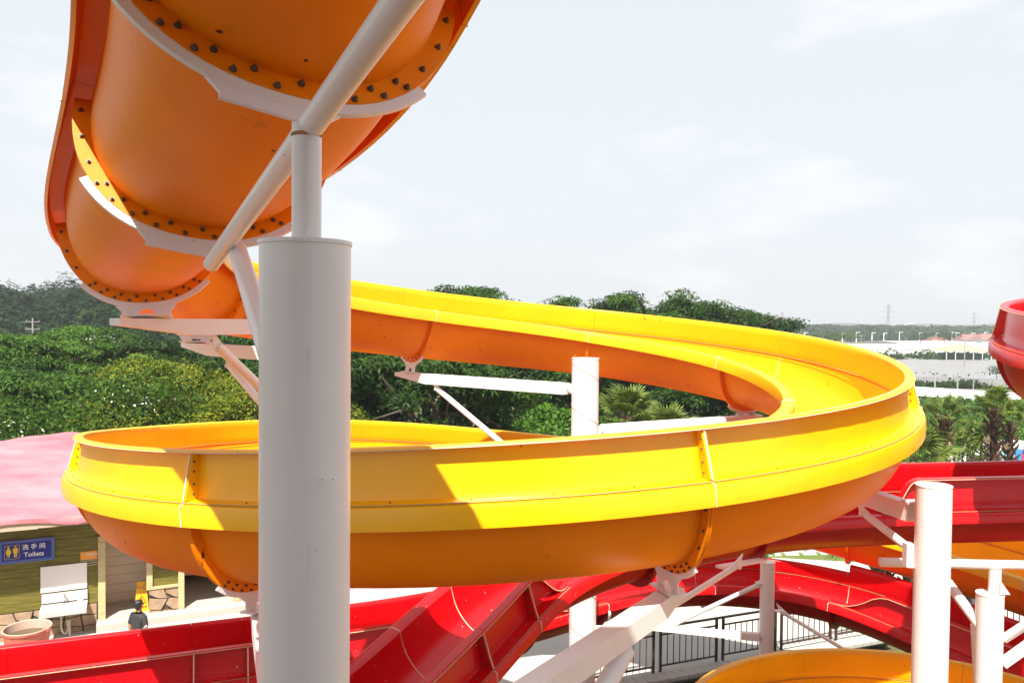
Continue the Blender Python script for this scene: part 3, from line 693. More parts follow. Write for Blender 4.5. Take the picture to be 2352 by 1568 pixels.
for a, b_, s0, s1, z1, sd in ((0, 0, -4.2, -.04, .77, 1), (0, 0, 1.10, 1.92, .93, 2), (0, 0, 3.18, 4.6, .98, 3)): stones(s0, s1, .02 if s0 > 0 else 0, z1, -.02, .36, sd)
bbox('base_cap', 1.06, 1.94, .05, -.1, .935, 1.0, M['cream'], bld)
# roof: a hand-formed sheet with a thick edge, ridge behind
rv, rf = [], []; NS, NR = 40, 16
for i in range(NS + 1):
    s = -6 + 11.2 * i / NS
    for j in range(NR + 1):
        t = j / NR; o = .95 - 4.6 * t
        z = 3.17 + (float(np.interp(s, [-6, -4, -3.3, -2.6, -1, .5, 2, 4, 6], [3.7, 4.0, 4.2, 4.43, 4.52, 4.42, 4.05, 3.7, 3.5])) - 3.17) * (math.sin(t * math.pi / 2) ** .9) + .03 * math.sin(s * 2.1 + 4 * t) + .02 * math.sin(s * 5.3 - 7 * t) + .02 * math.sin(t * 19 + s)
        sag = .0 if s > -1.2 else -.13 * (s + 1.2) * (-1) * t
        rv.append(bl(s, o, z + (.06 * math.sin(s * 3.3) if j == 0 else 0)))
rf = [(i * (NR + 1) + j, (i + 1) * (NR + 1) + j, (i + 1) * (NR + 1) + j + 1, i * (NR + 1) + j + 1) for i in range(NS) for j in range(NR)]
m = MB(); m.add(rv, rf); back = [p - Vector((0, 0, .10)) for p in rv]; k = len(m.v); m.add(back, [f[::-1] for f in rf])
for i in range(NS): m.f.append((i * (NR + 1), k + i * (NR + 1), k + (i + 1) * (NR + 1), (i + 1) * (NR + 1)))
m.build('roof', M['pink'], bld, 60)
for i in range(7): bbox('fascia_board', -6 + i * 1.6, -6 + i * 1.6 + 1.594, .91, .86, 2.93 + .015 * (i % 2), 3.13, M['fascia'], bld)
for i in range(6): bbox('rafter', -4 + 1.6 * i, -3.9 + 1.6 * i, .86, -.3, 2.99, 3.1, M['fascia'], bld)
# steps
st = thing('steps', 'two pale concrete steps before the toilet doors', 'steps', bl(1.5, .5, 0))
bbox('step', -.05, 3.6, .0, .42, 0, .34, M['concrete'], st); bbox('step', -.2, 3.8, .424, .95, 0, .17, M['concrete'], st)
# kerb under the sink side
kb = bbox('kerb', -4.2, -.06, .02, .3, 0, .12, M['kerb'], None); kb['kind'] = 'structure'

# sign with lettering
def textmesh(txt, size, m, M4, name, parent, ext=.003, bold=0.0):
    cu = bpy.data.curves.new(name, 'FONT'); cu.body = txt; cu.size = size; cu.extrude = ext; cu.offset = bold; cu.align_x = 'CENTER'; cu.align_y = 'CENTER'
    to = bpy.data.objects.new('tmp', cu); C.objects.link(to)
    dg = bpy.context.evaluated_depsgraph_get(); me = bpy.data.meshes.new_from_object(to.evaluated_get(dg))
    bpy.data.objects.remove(to); me.transform(M4); me.materials.clear(); me.materials.append(m); me.name = name
    return link(name, me, m, parent)
def wallM(s, o, z):
    """local x along wall, y up, z towards the camera"""
    R = Matrix((tuple(BW), (0, 0, 1), tuple(BN))).transposed().to_4x4()
    return Matrix.Translation(bl(s, o, z)) @ R
M['sign_blue'] = mat('sign_blue', (.012, .02, .22), .35, spec=.4)
M['sign_pale'] = mat('sign_pale_blue', (.16, .26, .62), .4)
M['sign_white'] = mat('sign_white', (.80, .80, .80), .5)
M['sign_yellow'] = mat('sign_yellow', (.80, .55, .01), .5)
sg = thing('toilet_sign', 'blue sign with white letters reading Toilets on the olive plank wall', 'sign', bl(-1.5, .05, 2.2))
S0, S1, Z0, Z1 = -2.08, -.95, 1.97, 2.50
bbox('panel', S0, S1, .012, .05, Z0, Z1, M['sign_blue'], sg)
fr = MB()
for a in ((S0, S1, Z0, Z0 + .012), (S0, S1, Z1 - .012, Z1), (S0, S0 + .012, Z0 + .012, Z1 - .012), (S1 - .012, S1, Z0 + .012, Z1 - .012)):
    fr.box(bl((a[0] + a[1]) / 2, .056, (a[2] + a[3]) / 2), (a[1] - a[0], .01, a[3] - a[2]), BM)
fr.build('frame', M['sign_pale'], sg, 0)
wv = MB()                      # wavy ornament border
for k in range(52):
    a = S0 + .045 + k * (S1 - S0 - .09) / 51
    for z in (Z0 + .04, Z1 - .04): wv.box(bl(a, .052, z + .012 * math.sin(k * 1.9)), (.013, .004, .03), BM)
for k in range(22):
    z = Z0 + .05 + k * (Z1 - Z0 - .1) / 21
    for a in (S0 + .04, S1 - .04): wv.box(bl(a + .012 * math.sin(k * 1.9), .052, z), (.03, .004, .013), BM)
wv.build('ornament_border', M['sign_pale'], sg, 0)
textmesh('洗 手 间', .135, M['sign_white'], wallM(-1.37, .052, 2.315), 'lettering', sg, bold=.002)
textmesh('Toilets', .15, M['sign_white'], wallM(-1.37, .052, 2.14), 'lettering', sg, bold=.002)
pic = MB()
for a0, a1, b0, b1 in ((-1.965, -1.665, 2.07, 2.076), (-1.965, -1.665, 2.394, 2.40), (-1.965, -1.959, 2.076, 2.394), (-1.671, -1.665, 2.076, 2.394)): pic.box(bl((a0 + a1) / 2, .0525, (b0 + b1) / 2), (a1 - a0, .005, b1 - b0), BM)
def flat(poly, s, z): pic.prism([bl(s + a, .0505, z + b) for a, b in poly], BN * .005)
def disc(s, z, r): flat([(r * math.cos(2 * math.pi * k / 14), r * math.sin(2 * math.pi * k / 14)) for k in range(14)], s, z)
disc(-1.885, 2.352, .022); flat([(-.025, .075), (.025, .075), (.058, -.02), (.04, -.03), (.028, .0), (.045, -.065), (.02, -.065), (.018, -.13), (.003, -.13), (.003, -.065), (-.003, -.065), (-.003, -.13), (-.018, -.13), (-.02, -.065), (-.045, -.065), (-.028, .0), (-.04, -.03), (-.058, -.02)], -1.885, 2.245)
disc(-1.745, 2.352, .022); flat([(-.045, .075), (.045, .075), (.052, .06), (.05, -.03), (.034, -.03), (.032, .04), (.028, .04), (.028, -.13), (.004, -.13), (.004, -.03), (-.004, -.03), (-.004, -.13), (-.028, -.13), (-.028, .04), (-.032, .04), (-.034, -.03), (-.05, -.03), (-.052, .06)], -1.745, 2.245)
pic.build('pictogram', M['sign_yellow'], sg, 0)
# small orange notice beside the door
M['notice'] = mat('orange_notice', (.75, .30, .03), .5); M['plastic'] = mat('clear_tape', (.55, .52, .42), .25)
no = thing('notice', 'small orange notice on the wall beside the door frame', 'notice', bl(-.2, .02, 1.95))
bbox('panel', -.40, -.035, .008, .016, 1.86, 2.06, M['notice'], no)
textmesh('温馨提示', .062, M['sign_white'], wallM(-.15, .018, 1.985), 'lettering', no, .001)
textmesh('!', .08, M['sign_yellow'], wallM(-.34, .018, 1.96), 'lettering', no, .001)
for k in range(3): MB().beam(bl(-.40, .012, 1.83 - .06 * k), bl(-.035, .012, 1.84 - .055 * k), .006, .012).build('tape_strip', M['plastic'], no, 0)
# wash basin
M['marble'] = mat('speckled_grey_marble', (.42, .40, .39), .3, col2=(.62, .60, .59), mscale=45)
M['basin_white'] = mat('white_porcelain', (.80, .78, .76), .2); M['mirror'] = mat('dull_mirror_glass', (.80, .78, .75), .3, spec=.6)
M['chrome'] = mat('chrome', (.35, .36, .37), .25, metal=1); M['hose'] = mat('pale_plastic_pipe', (.62, .56, .45), .5)
wb = thing('wash_basin', 'grey marble wash basin under a pale mirror panel on the plank wall', 'wash basin', bl(-.75, .2, 0))
bbox('mirror', -1.24, -.26, .012, .04, 1.18, 1.80, M['mirror'], wb)
bbox('splashback', -1.22, -.25, .012, .06, .92, 1.14, M['marble'], wb)
ct = MB(); ct.box(bl(-.735, .33, .87), (.98, .60, .03), BM).box(bl(-.735, .62, .82), (.98, .02, .12), BM); ct.build('counter', M['marble'], wb, 0)
ring = MB()
for k in range(24): ring.v.append(bl(-.72 + .25 * math.cos(k * math.pi / 12), .34 + .17 * math.sin(k * math.pi / 12), .889))
ring.v.append(bl(-.72, .34, .886)); ring.f = [(k, (k + 1) % 24, 24) for k in range(24)]
ring.build('bowl', M['basin_white'], wb, 0)
MB().path([bl(-.73, .1, .885), bl(-.73, .1, 1.08), bl(-.73, .14, 1.12), bl(-.73, .24, 1.10)], .016, 8).build('tap', M['chrome'], wb)
bbox('soap_dish', -.46, -.34, .08, .16, .886, .93, M['sign_white'], wb)
MB().path([bl(-.80, .25, .84), bl(-.80, .25, .35), bl(-.76, .25, .22), bl(-.70, .25, .2), bl(-.66, .25, .3), bl(-.68, .2, .5)], .022, 8).path([bl(-.64, .2, .5), bl(-.62, .22, .02)], .03, 8).build('waste_pipe', M['hose'], wb)
# wet-floor sign leaning at the door post
ws = thing('wet_floor_sign', 'yellow folding floor sign standing in the porch by the door post', 'floor sign', bl(.96, -.25, FZ))
M['ws'] = mat('yellow_plastic', (.80, .42, .01), .45); M['wsr'] = mat('red_print', (.45, .03, .01), .5)
for sgn in (1, -1): MB().prism([bl(.78, -.32 + sgn * .16, FZ), bl(1.12, -.32 + sgn * .16, FZ), bl(1.05, -.32 + sgn * .02, FZ + .72), bl(.85, -.32 + sgn * .02, FZ + .72)], BN * .015).build('panel', M['ws'], ws, 0)
def wsM(z): return Matrix.Translation(bl(.95, -.139 - (z - FZ) * .19, z)) @ Matrix((tuple(BW), tuple((Vector((0, 0, 1)) - BN * .19).normalized()), tuple((BN + Vector((0, 0, .19))).normalized()))).transposed().to_4x4()
textmesh('小心', .13, M['wsr'], wsM(FZ + .58), 'lettering', ws, .001); textmesh('ATTENTION', .045, M['wsr'], wsM(FZ + .44), 'lettering', ws, .001)
textmesh('小心地滑', .06, M['wsr'], wsM(FZ + .10), 'lettering', ws, .001)
tri = MB(); T4 = wsM(FZ + .27)
for a, b_ in (((0, .11), (.1, -.06)), ((.1, -.06), (-.1, -.06)), ((-.1, -.06), (0, .11))): tri.beam(T4 @ Vector((*a, .003)), T4 @ Vector((*b_, .003)), .012, .004, up=BN)
tri.beam(T4 @ Vector((-.01, .05, .003)), T4 @ Vector((.02, -.04, .003)), .02, .004, up=BN); tri.build('warning_symbol', M['wsr'], ws, 0)
# standpipe by the right pier
sp = thing('standpipe', 'small pale standpipe with a bent hose by the stone pier', 'standpipe', bl(4.3, .45, 0))
MB().tube(bl(3.98, .3, 0), bl(3.98, .3, .75), .03, n=10).tube(bl(4.35, .4, .3), bl(4.75, .45, .1), .03, n=10).path([bl(4.3, .4, .45), bl(4.35, .45, .7), bl(4.5, .4, .72), bl(4.55, .35, .45)], .015, 6).path([bl(3.3, .9, .02), bl(3.7, 1.1, .02), bl(4.3, 1.0, .03), bl(4.7, .8, .1)], .015, 6).build('pipe', M['hose'], sp)
# terracotta tub with muddy water on a kerb block
tb = thing('tub', 'large round terracotta tub of muddy water by the stone base', 'tub', at(62, 1500, 17.4))
tp = at(62, 1440, 17.4); tz = tp.z
M['terracotta'] = mat('terracotta_plastic', (.42, .075, .045), .6, col2=(.52, .14, .09), mscale=6, dirt=(.6, .4, .32), dscale=9, damt=-.25)
M['tubin'] = mat('limed_tub_inside', (.46, .32, .26), .8, dirt=(.35, .2, .14), dscale=6, damt=.1); M['mud'] = mat('muddy_water', (.10, .075, .04), .12)
pr = [(.36, -.80), (.46, -.06), (.485, -.05), (.49, 0), (.46, .012), (.44, 0), (.34, -.76)]
MB().lathe([(.001, -.8)] + pr[:4], (tp.x, tp.y, tz), 36).build('body', M['terracotta'], tb)
MB().lathe([(.49, 0), (.475, .016), (.445, .004), (.40, -.30)], (tp.x, tp.y, tz), 36).build('rim', M['tubin'], tb)
MB().lathe([(.42, -.17), (.001, -.17)], (tp.x, tp.y, tz), 36).build('water', M['mud'], tb, 0)
MB().box((tp.x + .44, tp.y - .05, tz - .03), (.16, .07, .05)).build('handle', M['terracotta'], tb)
pl = sheet('kerb', [(tp.x - 1.6, tp.y - .7), (tp.x + .75, tp.y - .35), (tp.x + .75, tp.y + .8), (tp.x - 1.6, tp.y + .5)], tz - .8, M['kerb'], thick=tz - .8)
rk = random.Random(5)
for i in range(5):
    m = MB(); c = Vector((tp.x - .75 - .28 * rk.random(), tp.y - .3 + .2 * i, tz - .62 - .05 * i))
    bmr = bmesh.new(); bmesh.ops.create_icosphere(bmr, subdivisions=2, radius=.2 + .08 * rk.random())
    for v in bmr.verts: v.co *= .8 + .4 * rk.random(); v.co.z *= .7
    for v in bmr.verts: v.co += c
    me = bpy.data.meshes.new('rock'); bmr.to_mesh(me); bmr.free(); o = link('rock', me, M['stone']); props(o, ('palest rough rock nearest the camera by the terracotta tub', 'rough rock second from the front beside the terracotta tub', 'middle rough rock left of the terracotta tub', 'rough rock next to the last behind the terracotta tub', 'rough rock furthest back by the wall behind the terracotta tub')[i], 'rock', 'rocks beside the tub')

# ------------------------------------------------------------------ railings by the lower red slide
M['rail'] = mat('brown_railing_paint', (.05, .022, .016), .45, mott=.2)
def railing(name, label, a, b, n, kerbstones=True, group=None, hgt=.98):
    a, b = Vector(a), Vector(b); r = thing(name, label, 'railing', a, group); d = (b - a); u = d.normalized(); q = Matrix.Rotation(math.atan2(u.y, u.x), 3, 'Z')
    for i in range(n):
        p0, p1 = a + d * i / n, a + d * (i + 1) / n
        for p in (p0 + u * .09, p1 - u * .09):
            MB().box(p + Vector((0, 0, hgt / 2)), (.05, .05, hgt), q).build('post', M['rail'], r, 0)
        w = MB(); w.beam(p0 + u * .11 + Vector((0, 0, .13)), p1 - u * .11 + Vector((0, 0, .13)), .03, .03).beam(p0 + u * .11 + Vector((0, 0, hgt - .16)), p1 - u * .11 + Vector((0, 0, hgt - .16)), .03, .03)
        w.build('rail', M['rail'], r, 0)
        L_ = (p1 - p0).length - .22; m_ = int(L_ / .145)
        for k in range(1, m_): 
            o = bpy.data.objects.new('baluster', BAL); C.objects.link(o); o.parent = r; o.matrix_parent_inverse = Matrix.Translation(-a)
            o.location = p0 + u * (.11 + L_ * k / m_) + Vector((0, 0, .13)); o.scale = (1, 1, (hgt - .30))
    MB().beam(a + Vector((0, 0, hgt + .012)), b + Vector((0, 0, hgt + .012)), .06, .035).build('handrail', M['rail'], r, 0)
    return r
mb_ = MB().box((0, 0, .5), (.018, .018, 1)); BAL = mb_.fix(mesh(mb_.v, mb_.f, name='baluster')); BAL.materials.append(M['rail'])
railing('railing', 'brown steel railing with thin balusters along the kerb under the red arch', (1.7, 16.75, .1), (9.4, 19.85, .1), 5)
railing('railing', 'second stretch of brown railing further right, behind the black palm trunk', (10.2, 20.1, .1), (19.5, 19.9, .1), 6)
kr = sheet('kerb', [(1.4, 16.55), (9.5, 19.75), (9.42, 20.0), (1.32, 16.8)], .06, M['kerb'], thick=.2)
ku = Vector((9.5 - 1.4, 19.75 - 16.55, 0)).normalized(); kq = Matrix.Rotation(math.atan2(ku.y, ku.x), 3, 'Z')
mk = MB().box((0, 0, 0), (.235, .34, .08)); KS = mk.fix(mesh(mk.v, mk.f, name='kerb_stone')); KS.materials.append(M['concrete'])
for i in range(35):
    o = bpy.data.objects.new('kerb_stone', KS); C.objects.link(o); o.parent = kr; o.location = Vector((1.45, 16.45, .06)) + ku * .247 * i; o.rotation_euler.z = math.atan2(ku.y, ku.x)

# ------------------------------------------------------------------ person walking past the toilets
def skin_mesh(nodes, edges, root=0, sub=2):
    me = bpy.data.meshes.new('body'); me.from_pydata([n[:3] for n in nodes], edges, []); o = bpy.data.objects.new('tmp', me); C.objects.link(o)
    sk = o.modifiers.new('s', 'SKIN'); sk.use_smooth_shade = True
    for i, n in enumerate(nodes):
        sv = me.skin_vertices[0].data[i]; sv.radius = (n[3], n[4] if len(n) > 4 else n[3]); sv.use_root = i == root
    ss = o.modifiers.new('u', 'SUBSURF'); ss.levels = sub
    dg = bpy.context.evaluated_depsgraph_get(); r = bpy.data.meshes.new_from_object(o.evaluated_get(dg)); bpy.data.objects.remove(o); return r
M['skin'] = mat('tanned_skin', (.40, .20, .12), .55); M['hair'] = mat('black_hair', (.012, .010, .010), .45); M['shirt'] = mat('charcoal_t_shirt', (.028, .028, .030), .8); M['trouser'] = mat('dark_shorts', (.04, .045, .06), .8)
pp = at(319, 1420, 17.0); pp.z = 0
PM = Matrix.Translation(pp) @ Matrix.Rotation(rad(-25), 4, 'Z')     # faces away from the camera, a little to the right
pe = thing('person', 'dark-haired person in a charcoal t-shirt walking past the toilet steps', 'person', pp)
N = [(0, 0, .95, .14, .10), (0, .01, 1.15, .135, .09), (0, .0, 1.33, .155, .10), (0, -.01, 1.42, .10, .075), (0, 0, 1.49, .052), (0, .01, 1.56, .062), (0, .015, 1.63, .078, .088), (0, .01, 1.70, .05, .06),
     (.17, -.01, 1.38, .058), (.235, -.02, 1.12, .043), (.24, .05, .88, .031), (.245, .08, .80, .036, .022), (-.17, -.01, 1.38, .058), (-.235, -.03, 1.12, .043), (-.24, .03, .88, .031), (-.245, .06, .80, .036, .022),
     (.085, 0, .86, .085), (.095, .06, .50, .058), (.095, -.02, .09, .042), (.10, .14, .04, .04, .03), (-.085, 0, .86, .085), (-.095, -.04, .50, .058), (-.095, -.16, .10, .042), (-.10, -.02, .04, .04, .03)]
Ed = [(0, 1), (1, 2), (2, 3), (3, 4), (4, 5), (5, 6), (6, 7), (2, 8), (8, 9), (9, 10), (10, 11), (2, 12), (12, 13), (13, 14), (14, 15), (0, 16), (16, 17), (17, 18), (18, 19), (0, 20), (20, 21), (21, 22), (22, 23)]
me = skin_mesh(N, Ed); me.transform(PM); link('body', me, M['skin'], pe)
for sx in (1, -1):             # fingers
    for k in range(5):
        ln = (.05, .085, .092, .086, .07)[k]; bx = sx * .245 + (k - 2) * .0; by = .06 + .017 * (k - 2) + (.0 if sx > 0 else -.02)
        a = Vector((bx, by, .79)); me = skin_mesh([(*a, .010), (*(a + Vector((0, .006, -ln * .55))), .009), (*(a + Vector((-sx * .012, .016, -ln))), .007)], [(0, 1), (1, 2)], 0, 1); me.transform(PM); link('finger', me, M['skin'], pe)
m1 = skin_mesh([(0, 0, .90, .155, .115), (0, .01, 1.12, .148, .105), (0, 0, 1.32, .172, .118), (0, -.01, 1.42, .12, .092), (0, -.002, 1.465, .07, .066), (.17, -.01, 1.385, .073), (.232, -.02, 1.17, .062), (-.17, -.01, 1.385, .073), (-.232, -.03, 1.17, .062)], [(0, 1), (1, 2), (2, 3), (3, 4), (2, 5), (5, 6), (2, 7), (7, 8)])
m1.transform(PM); link('t_shirt', m1, M['shirt'], pe)
m1 = skin_mesh([(0, 0, .97, .15, .115), (.09, 0, .84, .10), (.098, .05, .56, .078), (-.09, 0, .84, .10), (-.098, -.035, .56, .078), (0, 0, .88, .15, .115)], [(0, 5), (5, 1), (1, 2), (5, 3), (3, 4)]); m1.transform(PM); link('shorts', m1, M['trouser'], pe)
bmh = bmesh.new(); bmesh.ops.create_icosphere(bmh, subdivisions=4, radius=.1); rh = random.Random(3)
for v in bmh.verts:
    v.co.x *= .93; v.co.y *= 1.06; v.co.z *= 1.08
    if v.co.y > .03 and v.co.z < .045: v.co *= .72
    if v.co.z < -.055 and v.co.y > -.03: v.co *= .86
    if v.co.y < -.02 and v.co.z < 0: v.co.z *= 1.12
    v.co *= 1 + .035 * math.sin(v.co.x * 90) * math.sin(v.co.y * 75 + v.co.z * 60) + rh.uniform(-.01, .02); v.co += Vector((0, -.004, 1.637))
me = bpy.data.meshes.new('hair'); bmh.to_mesh(me); bmh.free(); me.transform(PM); smooth_angle(me, 180); link('hair', me, M['hair'], pe)
for sx in (1, -1):
    me = skin_mesh([(sx * .083, .012, 1.65, .012, .016), (sx * .09, .006, 1.62, .010, .018), (sx * .085, .012, 1.595, .008, .010)], [(0, 1), (1, 2)], 0, 1); me.transform(PM); link('ear', me, M['skin'], pe)
fm = MB(); fm.box((0, .108, 1.612), (.022, .03, .035)); fme = fm.fix(mesh(fm.v, fm.f)); fme.transform(PM); link('nose', fme, M['skin'], pe)
for sx in (1, -1):
    fm = MB().box((sx * .03, .095, 1.635), (.022, .012, .010)); fme = fm.fix(mesh(fm.v, fm.f)); fme.transform(PM); link('eye', fme, M['hair'], pe)
fm = MB().box((0, .093, 1.572), (.045, .012, .008)); fme = fm.fix(mesh(fm.v, fm.f)); fme.transform(PM); link('mouth', fme, mat('lips', (.35, .12, .09), .5), pe)
lg = MB().prism([(.275, -.10, 1.24), (.285, -.045, 1.255), (.285, -.04, 1.225), (.275, -.09, 1.215)], (.008, 0, 0)); lme = lg.fix(mesh(lg.v, lg.f)); lme.transform(PM); link('sleeve_print', lme, M['sign_white'], pe)

# ------------------------------------------------------------------ trees
def crown_mesh(name, rx, rz, ncl, nleaf, ln, wd, seed, matl, flat=.55, low=-.7):
    """crown built of sprays of leaves: clumps on an uneven shell, each clump a flattish dome of leaflets"""
    r = np.random.default_rng(seed); P, Nn, Ti = [], [], []
    lob = r.normal(size=(7, 3)); lob /= np.linalg.norm(lob, axis=1)[:, None]; la = r.uniform(.05, .32, 7)
    for c in range(ncl):
        d = r.normal(size=3); d /= np.linalg.norm(d)
        if d[2] < low: d[2] = -d[2]
        k = .72 + sum(a * max(0, float(d @ l)) ** 3 for a, l in zip(la, lob)); k *= r.uniform(.45, .9) if r.random() < .4 else r.uniform(.85, 1.08)
        ctr = d * k * np.array([rx, rx, rz]); rc = r.uniform(.16, .30) * rx; m = int(nleaf / ncl * r.uniform(.6, 1.4))
        q = r.normal(size=(m, 3)); q /= np.linalg.norm(q, axis=1)[:, None]; q[:, 2] = np.abs(q[:, 2]) * (r.random(m) < .86) * 2 - np.abs(q[:, 2]) if False else q[:, 2]
        q *= (r.random(m) ** .45)[:, None]; pts = ctr + q * rc * np.array([1.0, 1.0, flat])
        P.append(pts); nrm = q * np.array([.8, .8, .5]) + np.array([0, 0, .8]) + r.normal(size=(m, 3)) * .35; Nn.append(nrm)
        Ti.append(np.clip(r.normal(r.uniform(.0, .9), .2, m), 0, 1))
    P, Nn, Ti = np.concatenate(P), np.concatenate(Nn), np.concatenate(Ti); n = len(P)
    return quads_mesh(name, leaf_cloud(P, Nn, np.full(n, ln), np.full(n, wd), seed + 50, droop=.25), Ti, matl)
def trunk_mesh(name, h, r0, seed, rx, rz, lean=.1):
    r = random.Random(seed); m = MB(); top = Vector((r.uniform(-lean, lean) * h, r.uniform(-lean, lean) * h, h))
    pts = [Vector((0, 0, -.6)).lerp(top, k / 6) + Vector((r.uniform(-.06, .06), r.uniform(-.06, .06), 0)) * h * .15 for k in range(7)]
    m.path(pts, [r0 * (1.25 - .75 * k / 6) for k in range(7)], 9)
    for k in range(9):
        a = pts[3 + k % 4]; an = k * 2.4 + r.random(); e = Vector((math.cos(an) * rx * .75, math.sin(an) * rx * .75, h + rz * r.uniform(-.5, .6)))
        mid = a.lerp(e, .5) + Vector((0, 0, r.uniform(.1, .5))); m.path([a, mid, e], [r0 * .42, r0 * .28, r0 * .08], 6)
    return smooth_angle(m.fix(mesh(m.v, m.f, name=name)), 60)
CR = {}
def proto(key, *a, **k): CR[key] = crown_mesh('crown', *a, **k)
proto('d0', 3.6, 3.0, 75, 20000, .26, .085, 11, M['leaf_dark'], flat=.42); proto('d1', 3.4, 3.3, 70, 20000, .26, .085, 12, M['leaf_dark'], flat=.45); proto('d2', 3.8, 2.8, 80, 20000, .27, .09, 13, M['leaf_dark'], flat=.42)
proto('m0', 3.0, 2.6, 62, 20000, .19, .07, 21, M['leaf_mid'], flat=.30); proto('m1', 3.2, 2.5, 66, 20000, .19, .07, 22, M['leaf_mid'], flat=.30)
proto('y0', 2.4, 1.8, 90, 19000, .125, .062, 31, M['leaf_yellow'], flat=.7, low=-.2); proto('y1', 2.6, 1.7, 95, 19000, .125, .062, 32, M['leaf_yellow'], flat=.7, low=-.2)
TR = [trunk_mesh('trunk', 3.2, .16, 40 + i, 3.2, 2.6) for i in range(3)]
for t in TR: t.materials.append(M['bark'])
ZTOP = {}
for k_, me_ in CR.items():
    co_ = np.empty(len(me_.vertices) * 3, np.float32); me_.vertices.foreach_get('co', co_); ZTOP[k_] = float(np.percentile(co_[2::3], 99.3))
ntree = 0
def tree(name, label, key, x, y, top, sc=1.0, group=None, wide=1.0, cat='tree', base=None):
    """top = height of crown top relative to the camera"""
    global ntree; ntree += 1; g = terrain_h(x, y) if base is None else base
    rz = {'d0': 3.0, 'd1': 3.3, 'd2': 2.8, 'm0': 2.6, 'm1': 2.5, 'y0': 1.8, 'y1': 1.7}[key]
    r = thing(name, label, cat, (x, y, g), group); cz = top + H - ZTOP[key] * sc
    o = bpy.data.objects.new('crown', CR[key]); C.objects.link(o); o.parent = r; o.location = (0, 0, cz - g); o.scale = (sc * wide, sc * wide, sc); o.rotation_euler.z = ntree * 1.7
    t = bpy.data.objects.new('trunk', TR[ntree % 3]); C.objects.link(t); t.parent = r; k = max(.4, (cz - g) / 3.4); t.scale = (k * .9, k * .9, k); t.rotation_euler.z = ntree * 2.3
    return r
def px(u, v, y): p = at(u, v, y); return p.x, y, p.z - H
def T_(name, label, key, u, v, y, **k): x, y, z = px(u, v, y); return tree(name, label, key, x, y, z, **k)
# belt of dark trees behind the spiral, left to right (u, v of the crown top)
D = [('d0', 700, 735, 34, 1.15, 'dark tree showing just right behind the foreground column'),
     ('d1', 850, 745, 31, 1.1, 'dark leafy tree under the upper yellow trough, right of the foreground column'),
     ('d2', 985, 664, 38, 1.0, 'dark tree whose tip pokes above the yellow rim, leftmost of three tips'),
     ('d0', 1075, 668, 40, 1.0, 'dark tree with two tips above the yellow rim, middle of three'),
     ('d1', 1142, 680, 42, 0.9, 'dark tree with a small tip above the yellow rim, right of the twin tips'),
     ('d2', 1020, 800, 28.5, .9, 'dark tree behind the white strut left of the middle column'),
     ('d0', 1270, 690, 46, 1.1, 'dark tree with a low flat tip above the yellow rim left of the big crown'),
     ('d2', 1492, 678, 42, 0.95, 'tallest broad tree crown standing clear above the yellow rim'),
     ('d1', 1566, 684, 43, 1.0, 'rounded dark crown just right of the tallest one above the rim'),
     ('d0', 1632, 700, 44, 1.0, 'dark crown on the slope of the skyline clump, third from its top'),
     ('d2', 1690, 716, 45, 0.95, 'dark crown near the right of the skyline clump above the rim'),
     ('d1', 1742, 718, 47, 0.85, 'last dark crown at the right end of the skyline clump'),
     ('d1', 1600, 835, 34, .95, 'shaded tree filling the gap left of the curved yellow trough'),
     ('d2', 1390, 770, 40, 1.1, 'shaded tree directly behind the top of the middle column'),
     ('d2', 1680, 830, 38, 1.1, 'shaded tree behind the inner bend of the yellow trough'),
     ('d0', 1825, 800, 52, .9, 'dark tree hidden mostly behind the right bend of the yellow trough')]
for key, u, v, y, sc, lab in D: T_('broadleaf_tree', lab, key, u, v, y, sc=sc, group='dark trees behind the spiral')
# fresh green trees on the left
Lf_ = [('m0', 60, 770, 33, .92, 'fresh green tree at the left edge in front of the far hill'), ('m1', 165, 752, 36, .95, 'fresh green tree with the highest crown on the left, near the utility pole'),
       ('m0', 230, 790, 38, .9, 'fresh green tree in front of the tin-roofed hut'), ('m1', 25, 850, 28, .85, 'broad green tree low at the left edge above the pink roof'), ('m0', 130, 860, 29, .85, 'green tree with layered sprays left of the yellow-green bushes'),
       ('m1', 215, 880, 31, .8, 'small green tree touching the yellow-green bushes'), ('m1', -50, 790, 31, 1.1, 'green tree cut off by the left edge of the picture'), ('d0', 330, 770, 40, .85, 'dark tree under the white arm left of the column'), ('d1', 440, 775, 41, .95, 'dark tree between the two white arms and the bushes'), ('d2', 545, 790, 43, .9, 'dark tree close to the left side of the foreground column'),
       ('d1', 90, 930, 26.5, .8, 'dark shrubby tree low on the left behind the flowers')]
for key, u, v, y, sc, lab in Lf_: T_('broadleaf_tree', lab, key, u, v, y, sc=sc, group='green trees on the left')
Bs = [('y0', 300, 826, 31, 1.0, 'yellow-green bush highest on its left side below the hut'), ('y1', 395, 845, 30, 1.0, 'yellow-green bush below the ends of the white arms'), ('y0', 480, 850, 31, 1.1, 'yellow-green bush behind the lower ends of the struts'), ('y1', 560, 865, 30, 1.1, 'yellow-green bush touching the left side of the column'),
      ('y1', 300, 905, 26.5, .85, 'yellow-green bush above the left part of the yellow trough'), ('y0', 410, 905, 27, .85, 'yellow-green bush in the middle just above the yellow rim'), ('y1', 520, 915, 26.5, 1.0, 'yellow-green bush nearest the column above the yellow rim'), ('y0', 640, 890, 29, 1.1, 'yellow-green bush hidden behind the column'), ('y0', 230, 940, 25.5, .9, 'small yellow-green bush behind the top of the pink roof')]
for key, u, v, y, sc, lab in Bs: T_('bush', lab, key, u, v, y, sc=sc, group='yellow-green bushes on the left', cat='bush')

